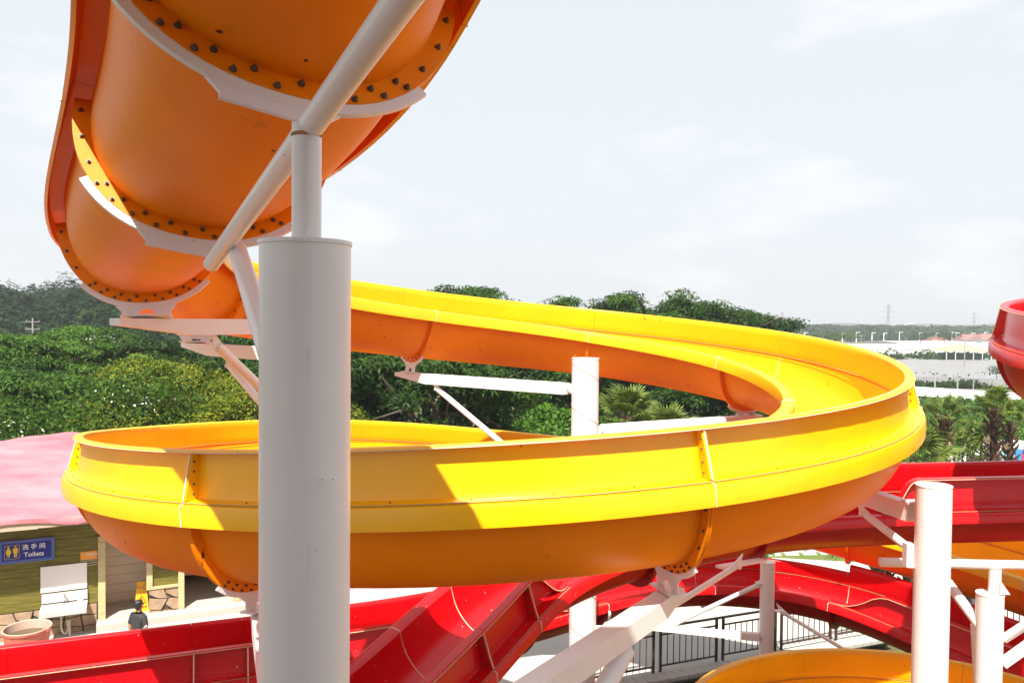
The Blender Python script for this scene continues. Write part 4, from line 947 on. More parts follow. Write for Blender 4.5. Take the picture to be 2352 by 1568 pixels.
# undergrowth: leafy ground cover on the slopes
def cover(name, pts, ln, wd, matl, seed, nz=.9):
    r = np.random.default_rng(seed); n = len(pts); nr = r.normal(size=(n, 3)) * .6 + [0, -.15, nz]
    o = link(name, quads_mesh(name, leaf_cloud(pts, nr, np.full(n, ln), np.full(n, wd), seed + 1), np.clip(r.normal(.5, .28, n), 0, 1), matl)); o['kind'] = 'stuff'; return o
def bumpy(n, x0, x1, y0, y1, seed, amp=.9, base=0):
    r = np.random.default_rng(seed); x = r.uniform(x0, x1, n); y = r.uniform(y0, y1, n)
    h = np.array([terrain_h(a, b) for a, b in zip(x, y)]) + base
    h += amp * (.5 + .5 * np.sin(x * 1.1 + 1.3 * np.sin(y * .7)) * np.sin(y * .9 + np.sin(x * .6))) + .35 * amp * np.sin(x * 3.1) * np.sin(y * 2.7)
    return np.stack([x, y, h - np.abs(r.normal(0, .12, n))], 1)
ug = bumpy(75000, -3, 8.5, 25.5, 43, 5, 1.0, .3); ug[:, 2] += np.clip((ug[:, 1] - 27) * .24, 0, 3.6) / (1 + np.exp(-(ug[:, 0] - .5) * 2.0))
cover('undergrowth', ug, .2, .11, M['leaf_bright'], 6)
cover('undergrowth', bumpy(40000, 20, 58, 44, 80, 19, .6, .1), .55, .3, M['leaf_mid'], 20)
cover('undergrowth', bumpy(26000, -22, -6, 22.5, 30, 7, 1.2, .6), .2, .09, M['leaf_dark'], 8)
cover('undergrowth', bumpy(50000, 12, 34, 30, 62, 9, 1.5, .2), .3, .15, M['leaf_mid'], 10)
# white flowering shrubs above the pink roof
for i, (u, v, y) in enumerate(((40, 985, 24), (100, 1000, 23.6), (280, 905, 25.8), (330, 935, 25.5))):
    p = at(u, v, y); r = np.random.default_rng(60 + i); q = p + 0 * p; pts = np.array(p)[None] + r.normal(size=(420, 3)) * [.8, .5, .42]
    sh = thing('flowering_shrub', ('white-flowered shrub at the far left behind the pink roof', 'white-flowered shrub over the middle of the pink roof', 'white blossoms at the left foot of the yellow-green bushes', 'white-flowered shrub beside the yellow-green bush over the trough')[i], 'shrub', (p.x, p.y, terrain_h(p.x, p.y)), 'white flowering shrubs')
    lv = np.concatenate([np.array(p)[None] + r.normal(size=(2500, 3)) * [1.0, .6, .6] - [0, -.2, .25]])
    link('foliage', quads_mesh('foliage', leaf_cloud(lv, r.normal(size=(2500, 3)) + [0, 0, .8], np.full(2500, .17), np.full(2500, .07), i), r.random(2500), M['leaf_mid']), None, sh)
    link('blossom', quads_mesh('blossom', leaf_cloud(pts[:26]*.45+np.array(p)[None]*.55, r.normal(size=(26, 3)) + [0, -.6, .8], np.full(26, .10), np.full(26, .09), i), None, M['flower']), None, sh)
    MB().path([(p.x, p.y, terrain_h(p.x, p.y) - .2), (p.x + .1, p.y, p.z - .3)], [.05, .02], 6).build('stem', M['bark'], sh)
# far wood on the hill at the left
pts, nr, ti = [], [], []; r = np.random.default_rng(77)
for i in range(330):
    x = r.uniform(-115, -18); y = r.uniform(85, 170); g = terrain_h(x, y); R_ = r.uniform(2.2, 4.2); hh = R_ * r.uniform(.9, 1.7); n = 900
    q = r.normal(size=(n, 3)); q /= np.linalg.norm(q, axis=1)[:, None]; q[:, 2] = np.abs(q[:, 2]) * .9 - .1
    k = 1 + .28 * np.sin(q[:, 0] * 5 + i) * np.sin(q[:, 1] * 6 + i) + r.normal(0, .05, n)
    pts.append(np.array([x, y, g + hh * .4 - 1]) + q * k[:, None] * [R_, R_, hh]); nr.append(q + [0, 0, .7]); ti.append(np.clip(r.normal(r.uniform(.15, .7), .2, n), 0, 1))
pts, nr, ti = np.concatenate(pts), np.concatenate(nr), np.concatenate(ti)
o = link('far_wood', quads_mesh('far_wood', leaf_cloud(pts, nr, np.full(len(pts), .85), np.full(len(pts), .42), 78), ti, M['leaf_far'])); o['kind'] = 'stuff'
# bamboo clumps on the skyline of the hill
for i, (u, v, y) in enumerate(((40, 690, 150), (75, 692, 150), (150, 688, 145), (185, 685, 140), (225, 690, 140), (260, 700, 138))):
    p = at(u, v, y); r = random.Random(90 + i); b = thing('bamboo_clump', 'feathery bamboo clump on the hill skyline, ' + ('leftmost', 'second from the left', 'third from the left', 'fourth from the left', 'fifth from the left', 'nearest the slide')[i], 'bamboo', (p.x, y, terrain_h(p.x, y)), 'bamboo on the hill')
    P_, N_ = [], []; st = MB()
    for k in range(16):
        an = r.uniform(0, 6.28); sp_ = r.uniform(.8, 3.2); tip = p + Vector((math.cos(an) * sp_, math.sin(an) * sp_, r.uniform(-1.2, .9))); base = Vector((p.x + math.cos(an) * .4, y + math.sin(an) * .4, p.z - 6))
        mid = base.lerp(tip, .7) + Vector((-(tip.x - base.x) * .35, -(tip.y - base.y) * .35, .8)); st.path([base, mid, tip], [.09, .06, .02], 5)
        for j in range(70):
            t = r.uniform(.35, 1); q = (mid.lerp(tip, (t - .5) * 2) if t > .5 else base.lerp(mid, t * 2)) + Vector((r.gauss(0, .45), r.gauss(0, .45), r.gauss(-.2, .4))); P_.append(q); N_.append((r.gauss(0, .5), r.gauss(0, .5), .8))
    P_ = np.array(P_); link('foliage', quads_mesh('foliage', leaf_cloud(P_, np.array(N_), np.full(len(P_), .9), np.full(len(P_), .28), i, droop=.4), rng.random(len(P_)), M['leaf_far']), None, b); st.build('stem', M['leaf_far'], b)
# banana plants, hut, utility poles on the left
M['tin'] = mat('tin_roof', (.62, .60, .60), .45); M['pole'] = mat('concrete_pole', (.26, .25, .24), .8)
for i, (u, v, y) in enumerate(((275, 762, 70), (300, 768, 68), (325, 764, 70), (350, 770, 68), (372, 766, 70))):
    p = at(u, v, y); r = random.Random(i); b = thing('banana_plant', 'pale banana plant behind the tin hut, ' + ('leftmost of the row', 'second in the row', 'middle of the row', 'fourth in the row', 'last of the row')[i], 'banana plant', (p.x, y, terrain_h(p.x, y)), 'banana plants')
    for k in range(9):
        an = k * .7 + r.random(); m = MB(); q = Vector((p.x, y, p.z - 1.2)); e = Vector((math.cos(an), math.sin(an), 0)); s_ = Vector((-e.y, e.x, 0)) * .22; vs = []
        for t in (0, .3, .6, 1): c = q + e * 1.7 * t + Vector((0, 0, 1.5 * t - 1.9 * t * t)); w_ = (.3, 1, .9, .1)[(0, .3, .6, 1).index(t)]; vs += [c + s_ * w_, c + Vector((0, 0, -.06)), c - s_ * w_]
        m.add(vs, [(a * 3 + j, a * 3 + j + 1, a * 3 + j + 4, a * 3 + j + 3) for a in range(3) for j in range(2)]); m.build('leaf', M['leaf_mid'], b, 0)
    MB().path([(p.x, y, terrain_h(p.x, y)), (p.x, y, p.z - 1.2)], [.14, .09], 8).build('stem', M['leaf_mid'], b)
for i, (u, v) in enumerate(((235, 778), (200, 781))):
    p = at(u, v, 62 + i); hu = thing('hut', ('small hut with a bright tin roof among the green trees', 'second small hut roof left of the bright one')[i], 'hut', (p.x, p.y, terrain_h(p.x, p.y)))
    MB().box((p.x, p.y, p.z - 1.2), (2.0, 1.6, 2.0)).build('wall', M['bark'], hu, 0); MB().prism([(p.x - 1.4, p.y - 1.2, p.z - .15), (p.x + 1.4, p.y - 1.2, p.z - .35), (p.x + 1.4, p.y + 1.2, p.z + .0), (p.x - 1.4, p.y + 1.2, p.z + .25)], (0, 0, .06)).build('roof', M['tin'], hu, 0)
def upole(label, u, vt, y, hgt, arms=2, w=.9, base=None):
    p = at(u, vt, y); b = thing('utility_pole', label, 'utility pole', (p.x, y, p.z - hgt)); MB().tube((p.x, y, p.z - hgt), (p.x, y, p.z), .10, .07, 8).build('pole', M['pole'], b)
    for k in range(arms):
        MB().box((p.x, y, p.z - .35 - k * .7), (w * 2, .06, .06)).build('cross_arm', M['pole'], b, 0)
        for s_ in (-.8, 0, .8): MB().tube((p.x + s_ * w, y, p.z - .3 - k * .7), (p.x + s_ * w, y, p.z - .16 - k * .7), .03, n=6).build('insulator', M['pole'], b)
    return p
upole('utility pole standing above the trees before the far hill', 75, 730, 75, 9, 2, .7)
upole('bare short pole by the banana plants', 286, 764, 60, 6, 0)

# ------------------------------------------------------------------ fan palms
def fan_leaf(seed, R_=.95, nb=26, droop=.25, span=4.3):
    r = random.Random(seed); m = MB()
    for k in range(nb):
        a = -span / 2 + span * k / (nb - 1); d = Vector((math.cos(a), math.sin(a), 0)); s_ = Vector((-d.y, d.x, 0)); L_ = R_ * (1 - .25 * abs(a) / (span / 2)) * r.uniform(.9, 1.08); w = R_ * .062; vs = []
        for t, ww in ((.02, .25), (.5, 1.0), (.8, .6), (1, .05)):
            c = d * L_ * t + Vector((0, 0, .12 * t - droop * max(0, t - .45) ** 2 * 3 * L_ + (.02 if k % 2 else -.01)))
            vs += [c + s_ * w * ww + Vector((0, 0, .018 * ww)), c - s_ * w * ww]
        m.add(vs, [(2 * j, 2 * j + 1, 2 * j + 3, 2 * j + 2) for j in range(3)])
    m.tube((-.9 * R_ * 1.1, 0, -.10), (.02, 0, 0), .022, .014, 5)
    me = m.fix(mesh(m.v, m.f, name='frond')); return me
def tinted(me, m, lo=0., hi=1.):
    a = me.attributes.new('tint', 'FLOAT', 'FACE'); a.data.foreach_set('value', rng.uniform(lo, hi, len(me.polygons)).astype(np.float32)); me.materials.append(m); return me
FAN = [tinted(fan_leaf(s, droop=dr), M['palm']) for s, dr in ((1, .18), (2, .3), (3, .5))]
FAND = [tinted(fan_leaf(9, R_=.6, nb=12, droop=.2, span=1.3), M['palm_dry'])]
def palm(label, x, y, top, dia=.42, n=17, sc=1.0, seed=0, dead=5, base=0.0, stubs=True):
    r = random.Random(seed); z = top + H; b = thing('fan_palm', label, 'palm', (x, y, base), 'fan palms')
    m = MB(); m.path([(x, y, base - .2), (x + .05, y, base + (z - base) * .5), (x, y, z)], [dia * .55, dia * .45, dia * .38], 12)
    if stubs:
        k = 0; zz = base + .4
        while zz < z - .05:
            for j in range(4):
                an = k * 2.4 + j * 1.57 + r.uniform(-.2, .2); d = Vector((math.cos(an), math.sin(an), 0)); p = Vector((x, y, zz + r.uniform(-.06, .06))) + d * dia * .36
                m.path([p, p + d * .09 + Vector((0, 0, .08)), p + d * r.uniform(.14, .26) + Vector((0, 0, .22))], [.06, .045, .012], 4)
            zz += .17; k += 1
    m.build('trunk', M['palm_trunk'], b, 40)
    for k in range(n + dead):
        dry = k >= n; me = FAND[0] if dry else FAN[k % 3]; o = bpy.data.objects.new('frond', me); C.objects.link(o); o.parent = b; o.matrix_parent_inverse = Matrix.Translation((-x, -y, -base))
        az = k * 2.399 + r.uniform(-.3, .3); el = r.uniform(-1.45, -1.0) if dry else 1.35 - 1.5 * (k / n) + r.uniform(-.15, .15)
        d = Vector((math.cos(az) * math.cos(el), math.sin(az) * math.cos(el), math.sin(el))); reach = .95 * sc
        q = d.to_track_quat('X', 'Z'); q = q @ Matrix.Rotation(r.uniform(-.35, .35) + (.0), 3, 'X').to_quaternion()
        o.rotation_mode = 'QUATERNION'; o.rotation_quaternion = q; o.location = Vector((x, y, z - (.1 if not dry else .15 + .25 * r.random()))) + d * reach; o.scale = (sc, sc, sc)
def P_(label, u, v, y, **k): x, y, z = px(u, v, y); palm(label, x, y, z, **k)
P_('fan palm with an upright shaggy crown just right of the yellow bend', 2166, 955, 23, dia=.30, n=9, sc=.46, seed=3, dead=2)
P_('fan palm with a full spreading crown at right, behind the red rim', 2282, 940, 24, dia=.28, n=12, sc=.5, seed=5, dead=2)
P_('fan palm with the crown partly hidden, furthest right by the blue poster', 2320, 968, 25.5, dia=.26, n=11, sc=.48, seed=8, dead=2)
P_('small green palm between the two tall fan palms', 2225, 1015, 27, dia=.22, n=11, sc=.45, seed=11, dead=3, stubs=False)
P_('low dark fan palm pressed against the yellow bend', 2096, 1062, 20.5, dia=.36, n=9, sc=.75, seed=13, dead=2)
P_('fan palm with bleached fronds right of the middle column', 1440, 955, 24.5, dia=.42, n=16, sc=.66, seed=17, dead=5)
P_('lower fan palm beside the bleached one, over the yellow rim', 1528, 1010, 23, dia=.3, n=12, sc=.7, seed=19, dead=2)
P_('palm with a black bristly trunk behind the shaded yellow trough', 2026, 1255, 21, dia=.55, n=18, sc=.8, seed=23, dead=9)
P_('palm hanging its fronds below the shaded yellow trough near the right columns', 2205, 1335, 21.5, dia=.4, n=20, sc=.7, seed=27, dead=8)
# slender young stems between the palms
for i, (u, v, y) in enumerate(((2189, 1030, 26), (2207, 1040, 26), (2250, 1012, 26.5))):
    p = at(u, v, y); b = thing('young_tree', ('slender reddish stem left of the white wall edge', 'second slender stem close beside the first', 'slender reddish stem in front of the poster')[i], 'young tree', (p.x, y, 0)); MB().path([(p.x, y, -.1), (p.x + .05, y, p.z)], [.045, .03], 6).build('trunk', mat('reddish_bark', (.22, .06, .05), .8), b)
    q = rng.normal(size=(260, 3)) * [.45, .45, .3] + np.array(p) + [0, 0, .2]; link('crown', quads_mesh('crown', leaf_cloud(q, rng.normal(size=(260, 3)) + [0, 0, .5], np.full(260, .3), np.full(260, .06), i, droop=.5), rng.random(260), M['palm']), None, b)

# ------------------------------------------------------------------ white boundary wall with poster, far right
M['wallwhite'] = mat('white_wall', (.78, .76, .74), .7, mott=.03)
wl = thing('boundary_wall', 'white boundary wall behind the palms at the right', 'wall', (15, 29, 0))
a, b_ = at(2172, 1030, 29), at(2460, 985, 27.5); a.z = b_.z = 0
dW = (b_ - a).normalized(); nW = Vector((dW.y, -dW.x, 0))
for i in range(5):
    s0, s1 = i * 1.12, i * 1.12 + 1.112; top = [(at(2172, 1022, 29).z), ][0] + .17 * i * .55 + (0 if i == 0 else .12)
    MB().prism([a + dW * s0, a + dW * s1, a + dW * s1 + Vector((0, 0, top + .12)), a + dW * s0 + Vector((0, 0, top))], -nW * .15).build('panel', M['wallwhite'], wl, 0)
po = thing('poster', 'blue and turquoise poster on the white wall behind the palm trunks', 'poster', a + dW * 2.4)
def wq(s0, s1, z0, z1, off): return [a + dW * s0 + nW * off + Vector((0, 0, z0)), a + dW * s1 + nW * off + Vector((0, 0, z0)), a + dW * s1 + nW * off + Vector((0, 0, z1)), a + dW * s0 + nW * off + Vector((0, 0, z1))]
M['posterA'] = mat('poster_turquoise', (.10, .42, .50), .5, col2=(.45, .65, .68), mscale=2.2); M['posterB'] = mat('poster_blue', (.01, .10, .55), .5, col2=(.10, .45, .75), mscale=1.1)
MB().prism(wq(1.35, 2.15, 1.5, 3.3, .015), nW * .012).build('turquoise_panel', M['posterA'], po, 0); MB().prism(wq(2.154, 2.85, .9, 3.42, .015), nW * .012).build('blue_panel', M['posterB'], po, 0)
MB().prism(wq(2.3, 2.62, 1.6, 2.6, .030), nW * .004).build('white_print', M['sign_white'], po, 0)
M['redprint'] = mat('red_print_on_white', (.60, .03, .05), .5)
tg = thing('price_sign', 'small white sign with red figures low on the wall by the palm trunk', 'sign', a + dW * 1.6)
q = at(2266, 1054, 26.5); R4 = Matrix.Translation(q) @ Matrix((tuple(dW), (0, 0, 1), tuple(nW))).transposed().to_4x4()
MB().prism([R4 @ Vector(v) for v in ((-.55, -.55, -.02), (.45, -.55, -.02), (.45, .16, -.02), (-.55, .10, -.02))], nW * .02).build('panel', M['sign_white'], tg, 0)
fr = MB()
for x0, x1, z0, z1 in ((-.50, -.12, .03, .05), (-.50, -.12, -.12, -.10), (-.50, -.48, -.10, .03), (-.46, -.14, -.07, -.045), (-.46, -.2, -.02, .005)): fr.prism([R4 @ Vector(v) for v in ((x0, z0, .002), (x1, z0, .002), (x1, z1, .002), (x0, z1, .002))], nW * .003)
fr.build('print', M['redprint'], tg, 0); textmesh('108', .28, M['redprint'], R4 @ Matrix.Translation((.16, -.06, .003)), 'lettering', tg, .001)
MB().path([at(2345, 1075, 26), at(2352, 1035, 26), at(2362, 1010, 26)], .03, 6).build('post', M['redprint'], tg)

# ------------------------------------------------------------------ fields, greenhouses and the far town
M['path'] = mat('dusty_white_track', (.62, .58, .53), .9, mott=.1, mscale=.3)
M['net'] = mat('grey_shade_net', (.20, .20, .205), .9, mott=.12, mscale=.5, bump=.5, bscale=1.2); M['sheet'] = mat('white_greenhouse_film', (.42, .42, .42), .6, mott=.05, mscale=.1)
M['redroof'] = mat('dull_red_roof', (.26, .12, .10), .8); M['town'] = mat('pale_town_wall', (.62, .62, .62), .8); M['green_shed'] = mat('dark_green_shed', (.03, .09, .05), .7); M['tan'] = mat('tan_roof', (.36, .29, .18), .8)
def gquad(name, pix, z, m, kind='structure'):
    """ground patch from picture points lying at height z (world)"""
    vs = []
    for u, v in pix:
        p = at(u, v, 1.0); d = p - Vector((0, 0, H)); vs.append(Vector((0, 0, H)) + d * ((z - H) / d.z))
    o = MB().add(vs, [tuple(range(len(vs)))]).build(name, m, None, 0); o['kind'] = kind; return vs
gquad('track', [(2080, 886), (2440, 908), (2440, 936), (2080, 906)], .06, M['path'])
r = np.random.default_rng(5)
def patch(u0, u1, v0, v1, n, hgt, seed, ln, m, name='field_hedge'):
    r = np.random.default_rng(seed); P = []
    for _ in range(n):
        u, v = r.uniform(u0, u1), r.uniform(v0, v1); d = at(u, v, 1.0) - Vector((0, 0, H)); p = Vector((0, 0, H)) + d * (-H / d.z); P.append((p.x, p.y, abs(r.normal(0, hgt)) * (.6 + .4 * math.sin(p.x * .8))))
    return cover(name, np.array(P), ln, ln * .5, m, seed)
patch(2060, 2440, 872, 888, 12000, .35, 31, .5, M['leaf_dark'])
patch(1990, 2420, 826, 838, 8000, .8, 33, 1.0, M['leaf_dark'])
patch(1950, 2420, 776, 783, 8000, 2.0, 35, 3.0, M['leaf_far'])
# grey net house: low field-wide cover on posts, cloth sagging between them
def ground_xy(u, v):
    d = at(u, v, 1.0) - Vector((0, 0, H)); return Vector((0, 0, H)) + d * (-H / d.z)
ng = thing('net_house', 'wide low shade house under a grey net beyond the green strip', 'greenhouse', ground_xy(2180, 868))
vs, fs = [], []; c4 = [(2058, 880), (2440, 893), (2440, 833), (2040, 833)]
q = [ground_xy(*c) for c in c4]; nu, nv = 48, 14
for i in range(nu + 1):
    for j in range(nv + 1):
        s_, t = i / nu, j / nv; p = (q[0] * (1 - s_) + q[1] * s_) * (1 - t) + (q[3] * (1 - s_) + q[2] * s_) * t; vs.append((p.x, p.y, 1.0 - .10 * abs(math.sin(s_ * math.pi * 9 + t)) * abs(math.sin(t * math.pi * 7))))
fs = [(i * (nv + 1) + j, (i + 1) * (nv + 1) + j, (i + 1) * (nv + 1) + j + 1, i * (nv + 1) + j + 1) for i in range(nu) for j in range(nv)]
k = len(vs)
for i in range(nu + 1): p = vs[i * (nv + 1)]; vs.append((p[0], p[1] - .3, 0))
for i in range(nu): fs.append((i * (nv + 1), (i + 1) * (nv + 1), k + i + 1, k + i))
link('net', mesh(vs, fs, False), M['net'], ng)
for i in range(0, 13):
    p = q[3] * (1 - i / 12) + q[2] * (i / 12); MB().box((p.x, p.y, .75), (.10, .10, 1.5)).build('post', M['pole'], ng, 0)
    p = q[0] * (1 - i / 12) + q[1] * (i / 12); MB().box((p.x, p.y - .5, .5), (.06, .06, 1.0)).build('post', M['pole'], ng, 0)
# white film greenhouses in long rows
for i, (v, h_, u0, u1, lab) in enumerate(((822, 1.5, 1880, 2420, 'nearest long row of white film greenhouses behind the hedge'), (809, 1.3, 1900, 2420, 'second long row of white film greenhouses'), (800, 1.2, 1930, 2420, 'third long row of white film greenhouses'), (793, 1.3, 2060, 2420, 'furthest row of white film greenhouses'))):
    a_, b2 = ground_xy(u0, v), ground_xy(u1, v + 1.5); gr = thing('greenhouse', lab, 'greenhouse', a_, 'white film greenhouses'); nseg = 14; dp = (8, 14, 20, 26)[i]
    for k in range(nseg):
        p0, p1 = a_.lerp(b2, k / nseg), a_.lerp(b2, (k + .97) / nseg); p0.z = p1.z = 0; m = MB(); n_ = 6; vs = []
        for e in (p0, p1):
            for j in range(n_ + 1): t = j / n_; vs.append(e + Vector((0, dp * t, h_ * (.72 + .28 * math.sin(t * math.pi)))))
            vs += [e + Vector((0, dp, 0)), e.copy()]
        w = n_ + 3; m.add(vs, [(j, j + 1, w + j + 1, w + j) for j in range(w - 1)] + [(w - 1, 0, w, 2 * w - 1), tuple(range(w)), tuple(range(2 * w - 1, w - 1, -1))]); m.build('bay', M['sheet'], gr, 0)
# tan-roofed shed
p = ground_xy(2220, 838); sd = thing('shed', 'open green shed with a tan hipped roof before the white greenhouses', 'shed', p)
MB().box((p.x, p.y + 2, 1.1), (7.4, 3, 2.2)).build('wall', M['green_shed'], sd, 0)
MB().add([(p.x - 4.6, p.y - 1, 2.6), (p.x + 4.6, p.y - 1, 2.6), (p.x + 4.6, p.y + 5, 2.6), (p.x - 4.6, p.y + 5, 2.6), (p.x - 1.4, p.y + 2, 3.8), (p.x + 1.4, p.y + 2, 3.8)], [(0, 1, 5, 4), (1, 2, 5), (2, 3, 4, 5), (3, 0, 4), (3, 2, 1, 0)]).build('roof', M['tan'], sd, 0)
for k in range(6): MB().box((p.x - 4.3 + k * 1.7, p.y - .8, 1.3), (.12, .12, 2.6)).build('post', M['town'], sd, 0)
# single trees on the plain
def ptree(label, u, vb, vt, y, w, dense=700, m='leaf_mid', flat=.7):
    t = at(u, vt, y); g = at(u, vb, y); hgt = t.z - g.z; b = thing('field_tree', label, 'tree', (g.x, y, g.z), 'single trees on the plain'); r = np.random.default_rng(int(u))
    c = np.array([g.x, y, g.z + hgt * .68]); q = r.normal(size=(dense, 3)); q /= np.linalg.norm(q, axis=1)[:, None]; q *= (r.random(dense) ** .4)[:, None]; q *= (1 + .3 * np.sin(q[:, :1] * 7) * np.sin(q[:, 2:] * 8)); ln = hgt * .12
    link('crown', quads_mesh('crown', leaf_cloud(c + q * [w, w, hgt * .36 * flat / .7], q + [0, 0, .8], np.full(dense, ln), np.full(dense, ln * .5), int(u)), np.clip(r.normal(.45, .25, dense), 0, 1), M[m]), None, b)
    MB().path([(g.x, y, g.z - .2), (g.x, y, g.z + hgt * .7)], [hgt * .03, hgt * .015], 6).build('trunk', M['bark'], b)
ptree('small layered tree just above the yellow rim, left of three', 1868, 792, 763, 175, 1.9); ptree('small layered tree just above the yellow rim, middle of three', 1914, 794, 759, 175, 2.2); ptree('umbrella-shaped tree on a thin trunk, right of three above the rim', 1954, 787, 761, 185, 2.6, flat=.5)
ptree('round grey-green tree left of the dark wood', 2114, 787, 762, 240, 3.2, m='leaf_far'); ptree('larger round grey-green tree beside the red roofs', 2170, 786, 761, 230, 4.6, 1100, m='leaf_far'); ptree('grey-green tree furthest left behind the rim', 1806, 785, 757, 250, 4, m='leaf_far')
ptree('little conical tree beside the grey net house', 2289, 866, 838, 97, 1.0, 500, m='leaf_dark')
# tree line and low hills far off
pts, nr = [], []; r = np.random.default_rng(15)
for i in range(260):
    y = r.choice([420, 520, 640]) + r.uniform(-40, 40); x = r.uniform(.30, .72) * y; R_ = r.uniform(5, 12); n = 110; q = r.normal(size=(n, 3)); q /= np.linalg.norm(q, axis=1)[:, None]; q[:, 2] = abs(q[:, 2])
    pts.append(np.array([x, y, -1]) + q * [R_, R_, 1 + r.uniform(2.5, 6.5)]); nr.append(q + [0, -.2, .5])
pts, nr = np.concatenate(pts), np.concatenate(nr)
o = link('far_tree_line', quads_mesh('far_tree_line', leaf_cloud(pts, nr, np.full(len(pts), 3.4), np.full(len(pts), 2.0), 16), rng.random(len(pts)), M['leaf_far'])); o['kind'] = 'stuff'
hv = []; hills = MB(); nh = 60
for i in range(nh + 1):
    x = 380 + 1500 * i / nh; z = 4 + 5 * math.exp(-((x - 900) / 170) ** 2) + 2 * math.sin(x * .013) + 1.5 * math.sin(x * .041); hv += [(x, 1500, -3), (x, 1560, z), (x, 1700, -3)]
hills.add(hv, [(i * 3 + j, (i + 1) * 3 + j, (i + 1) * 3 + j + 1, i * 3 + j + 1) for i in range(nh) for j in range(2)]); hills.build('hills', M['leaf_far'], None, 60)['kind'] = 'structure'
# office block and low red roofs
p = at(2075, 765, 900); ob = thing('office_block', 'pale office block with rows of windows on the far skyline beside the pylon', 'office block', (p.x, 900, 0))
z1 = at(2075, 746, 900).z; x0, x1 = at(2056, 760, 900).x, at(2097, 760, 900).x
MB().box(((x0 + x1) / 2, 906, z1 / 2), (x1 - x0, 12, z1)).build('wall', M['town'], ob, 0); MB().box((x1 - 3.2, 905, z1 / 2 + 1), (6.5, 14.5, z1 + 2)).build('stair_tower', M['town'], ob, 0)
M['winband'] = mat('window_glass', (.14, .17, .20), .2)
for k in range(5):
    for j in range(6): MB().box((x0 + 1.6 + j * (x1 - x0 - 9) / 5.3, 899.9, z1 * (.2 + .16 * k)), ((x1 - x0 - 9) / 7, .3, z1 * .07)).build('window', M['winband'], ob, 0)
for i, (u0, u1, v0, v1, y, lab) in enumerate(((2215, 2270, 781, 772, 300, 'low dull red roof right of the large grey tree'), (2258, 2330, 782, 771, 290, 'long dull red roof before the right-hand pylon'), (2145, 2178, 781, 774, 320, 'small pinkish roof left of the utility pole'), (2300, 2400, 780, 768, 310, 'dull red roof at the right edge behind the red slide'))):
    a_, b2 = at(u0, v0, y), at(u1, v1, y); hs = thing('farm_building', lab, 'building', (a_.x, y, 0), 'low red-roofed buildings'); MB().box(((a_.x + b2.x) / 2, y + 4, b2.z / 2 - 1), (b2.x - a_.x, 7, max(.5, b2.z - 1))).build('wall', M['town'], hs, 0)
    MB().add([(a_.x - .5, y, b2.z - 1.5), (b2.x + .5, y, b2.z - 1.5), (b2.x + .5, y + 9, b2.z - 1.5), (a_.x - .5, y + 9, b2.z - 1.5), (a_.x + 1.5, y + 4.5, b2.z + .6), (b2.x - 1.5, y + 4.5, b2.z + .6)], [(0, 1, 5, 4), (1, 2, 5), (2, 3, 4, 5), (3, 0, 4)]).build('roof', M['redroof'], hs, 0)
# pylons, chimney, street lamps, line poles
M['pylon'] = mat('pylon_steel', (.30, .31, .33), .6)
def pylon(label, u, vt, y, hgt):
    p = at(u, vt, y); b = thing('pylon', label, 'pylon', (p.x, y, p.z - hgt)); m = MB(); x = p.x; z0 = p.z - hgt; w0, w1 = hgt * .10, hgt * .022; th = hgt * .006
    def c(t, sx, sy): w = w0 + (w1 - w0) * min(1, t / .62) if t < .62 else w1; return Vector((x + sx * w, y + sy * w, z0 + hgt * t))
    lv = [0, .16, .3, .42, .53, .62, .70, .78, .86, .94, 1]
    for sx in (-1, 1):
        for sy in (-1, 1):
            for i in range(len(lv) - 1): m.tube(c(lv[i], sx, sy), c(lv[i + 1], sx, sy), th, n=4)
    for i in range(len(lv) - 1):
        for sy in (-1, 1): m.tube(c(lv[i], -1, sy), c(lv[i + 1], 1, sy), th * .7, n=4); m.tube(c(lv[i], 1, sy), c(lv[i + 1], -1, sy), th * .7, n=4)
    m.build('tower', M['pylon'], b, 0)
    for t, w in ((.66, .16), (.80, .19), (.94, .14)): MB().beam((x - hgt * w, y, z0 + hgt * t), (x + hgt * w, y, z0 + hgt * t), th * 3, th * 3).build('cross_arm', M['pylon'], b, 0)
pylon('lattice pylon left of the pale office block', 2041, 698, 700, 33); pylon('faint smaller pylon right of the office block', 2238, 717, 900, 33); pylon('pylon partly hidden by the red slide at the right edge', 2312, 706, 720, 36)
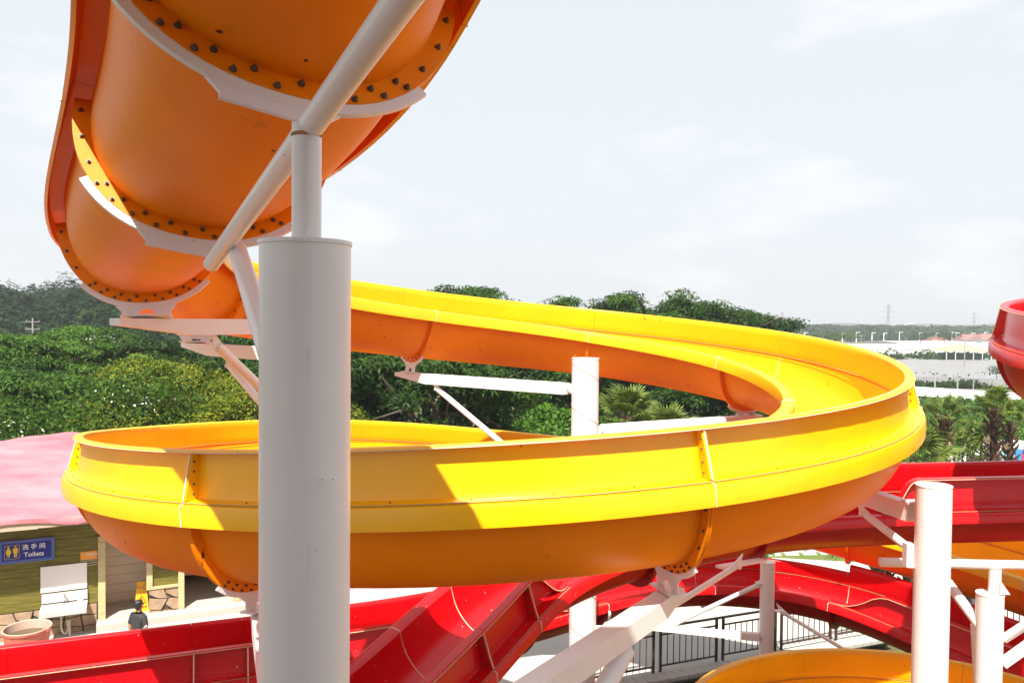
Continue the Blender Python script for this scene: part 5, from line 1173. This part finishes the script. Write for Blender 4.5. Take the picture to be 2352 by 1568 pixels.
p = at(1797, 716, 800); b = thing('chimney', 'thin far chimney just right of the big tree clump', 'chimney', (p.x, 800, 0)); MB().tube((p.x, 800, 0), (p.x, 800, p.z), 1.6, 1.1, 12).build('stack', M['pole'], b)
lampb = None
for i, u in enumerate((1822, 1848, 1935, 1967, 2003, 2030, 2066, 2112, 2150, 2187, 2196, 2232, 2262)):
    y = 330; t = at(u, 763 + (i % 3), y); g = t.z - 9.5
    b = thing('street_lamp', 'white street lamp on the far road, number-like row from left: ' + ['first', 'second', 'third', 'fourth', 'fifth', 'sixth', 'seventh', 'eighth', 'ninth', 'tenth', 'eleventh', 'twelfth', 'last'][i], 'street lamp', (t.x, y, g), 'street lamps along the far road'); b['label'] = 'white street lamp on the far road, ' + ['leftmost', 'second from the left', 'third from the left', 'fourth from the left', 'fifth from the left', 'sixth from the left', 'in the middle of the row', 'sixth from the right', 'fifth from the right', 'fourth from the right', 'third from the right', 'second from the right', 'rightmost'][i]
    MB().tube((t.x, y, g), (t.x, y, t.z), .28, .18, 6).build('pole', M['sign_white'], b, 0); MB().box((t.x + .7, y, t.z), (1.6, .3, .2)).build('lamp_head', M['sign_white'], b, 0)
upole('utility pole in front of the white greenhouses', 2217, 771, 130, 9.5, 2, .8); upole('utility pole above the yellow rim right of the umbrella tree', 1978, 768, 180, 9, 2, .8)
for i, (u, v) in enumerate(((2148, 872), (2200, 868), (2236, 886))): upole(('leaning stake left in the green strip', 'tall stake in the middle of the green strip', 'stake right in the green strip')[i], u, v - 14, 95, 3.0, 0)

# ------------------------------------------------------------------ haze
hz = bpy.data.materials.new('haze'); hz.use_nodes = True; n = hz.node_tree; n.nodes.clear(); o_ = n.nodes.new('ShaderNodeOutputMaterial'); v_ = n.nodes.new('ShaderNodeVolumePrincipled')
v_.inputs['Color'].default_value = (.88, .92, .97, 1); v_.inputs['Density'].default_value = .0007; v_.inputs['Anisotropy'].default_value = .2; n.links.new(v_.outputs[0], o_.inputs['Volume'])
ho = MB().box((0, 900, 22), (3400, 2300, 52)).build('haze', hz, None, 0); ho['kind'] = 'stuff'
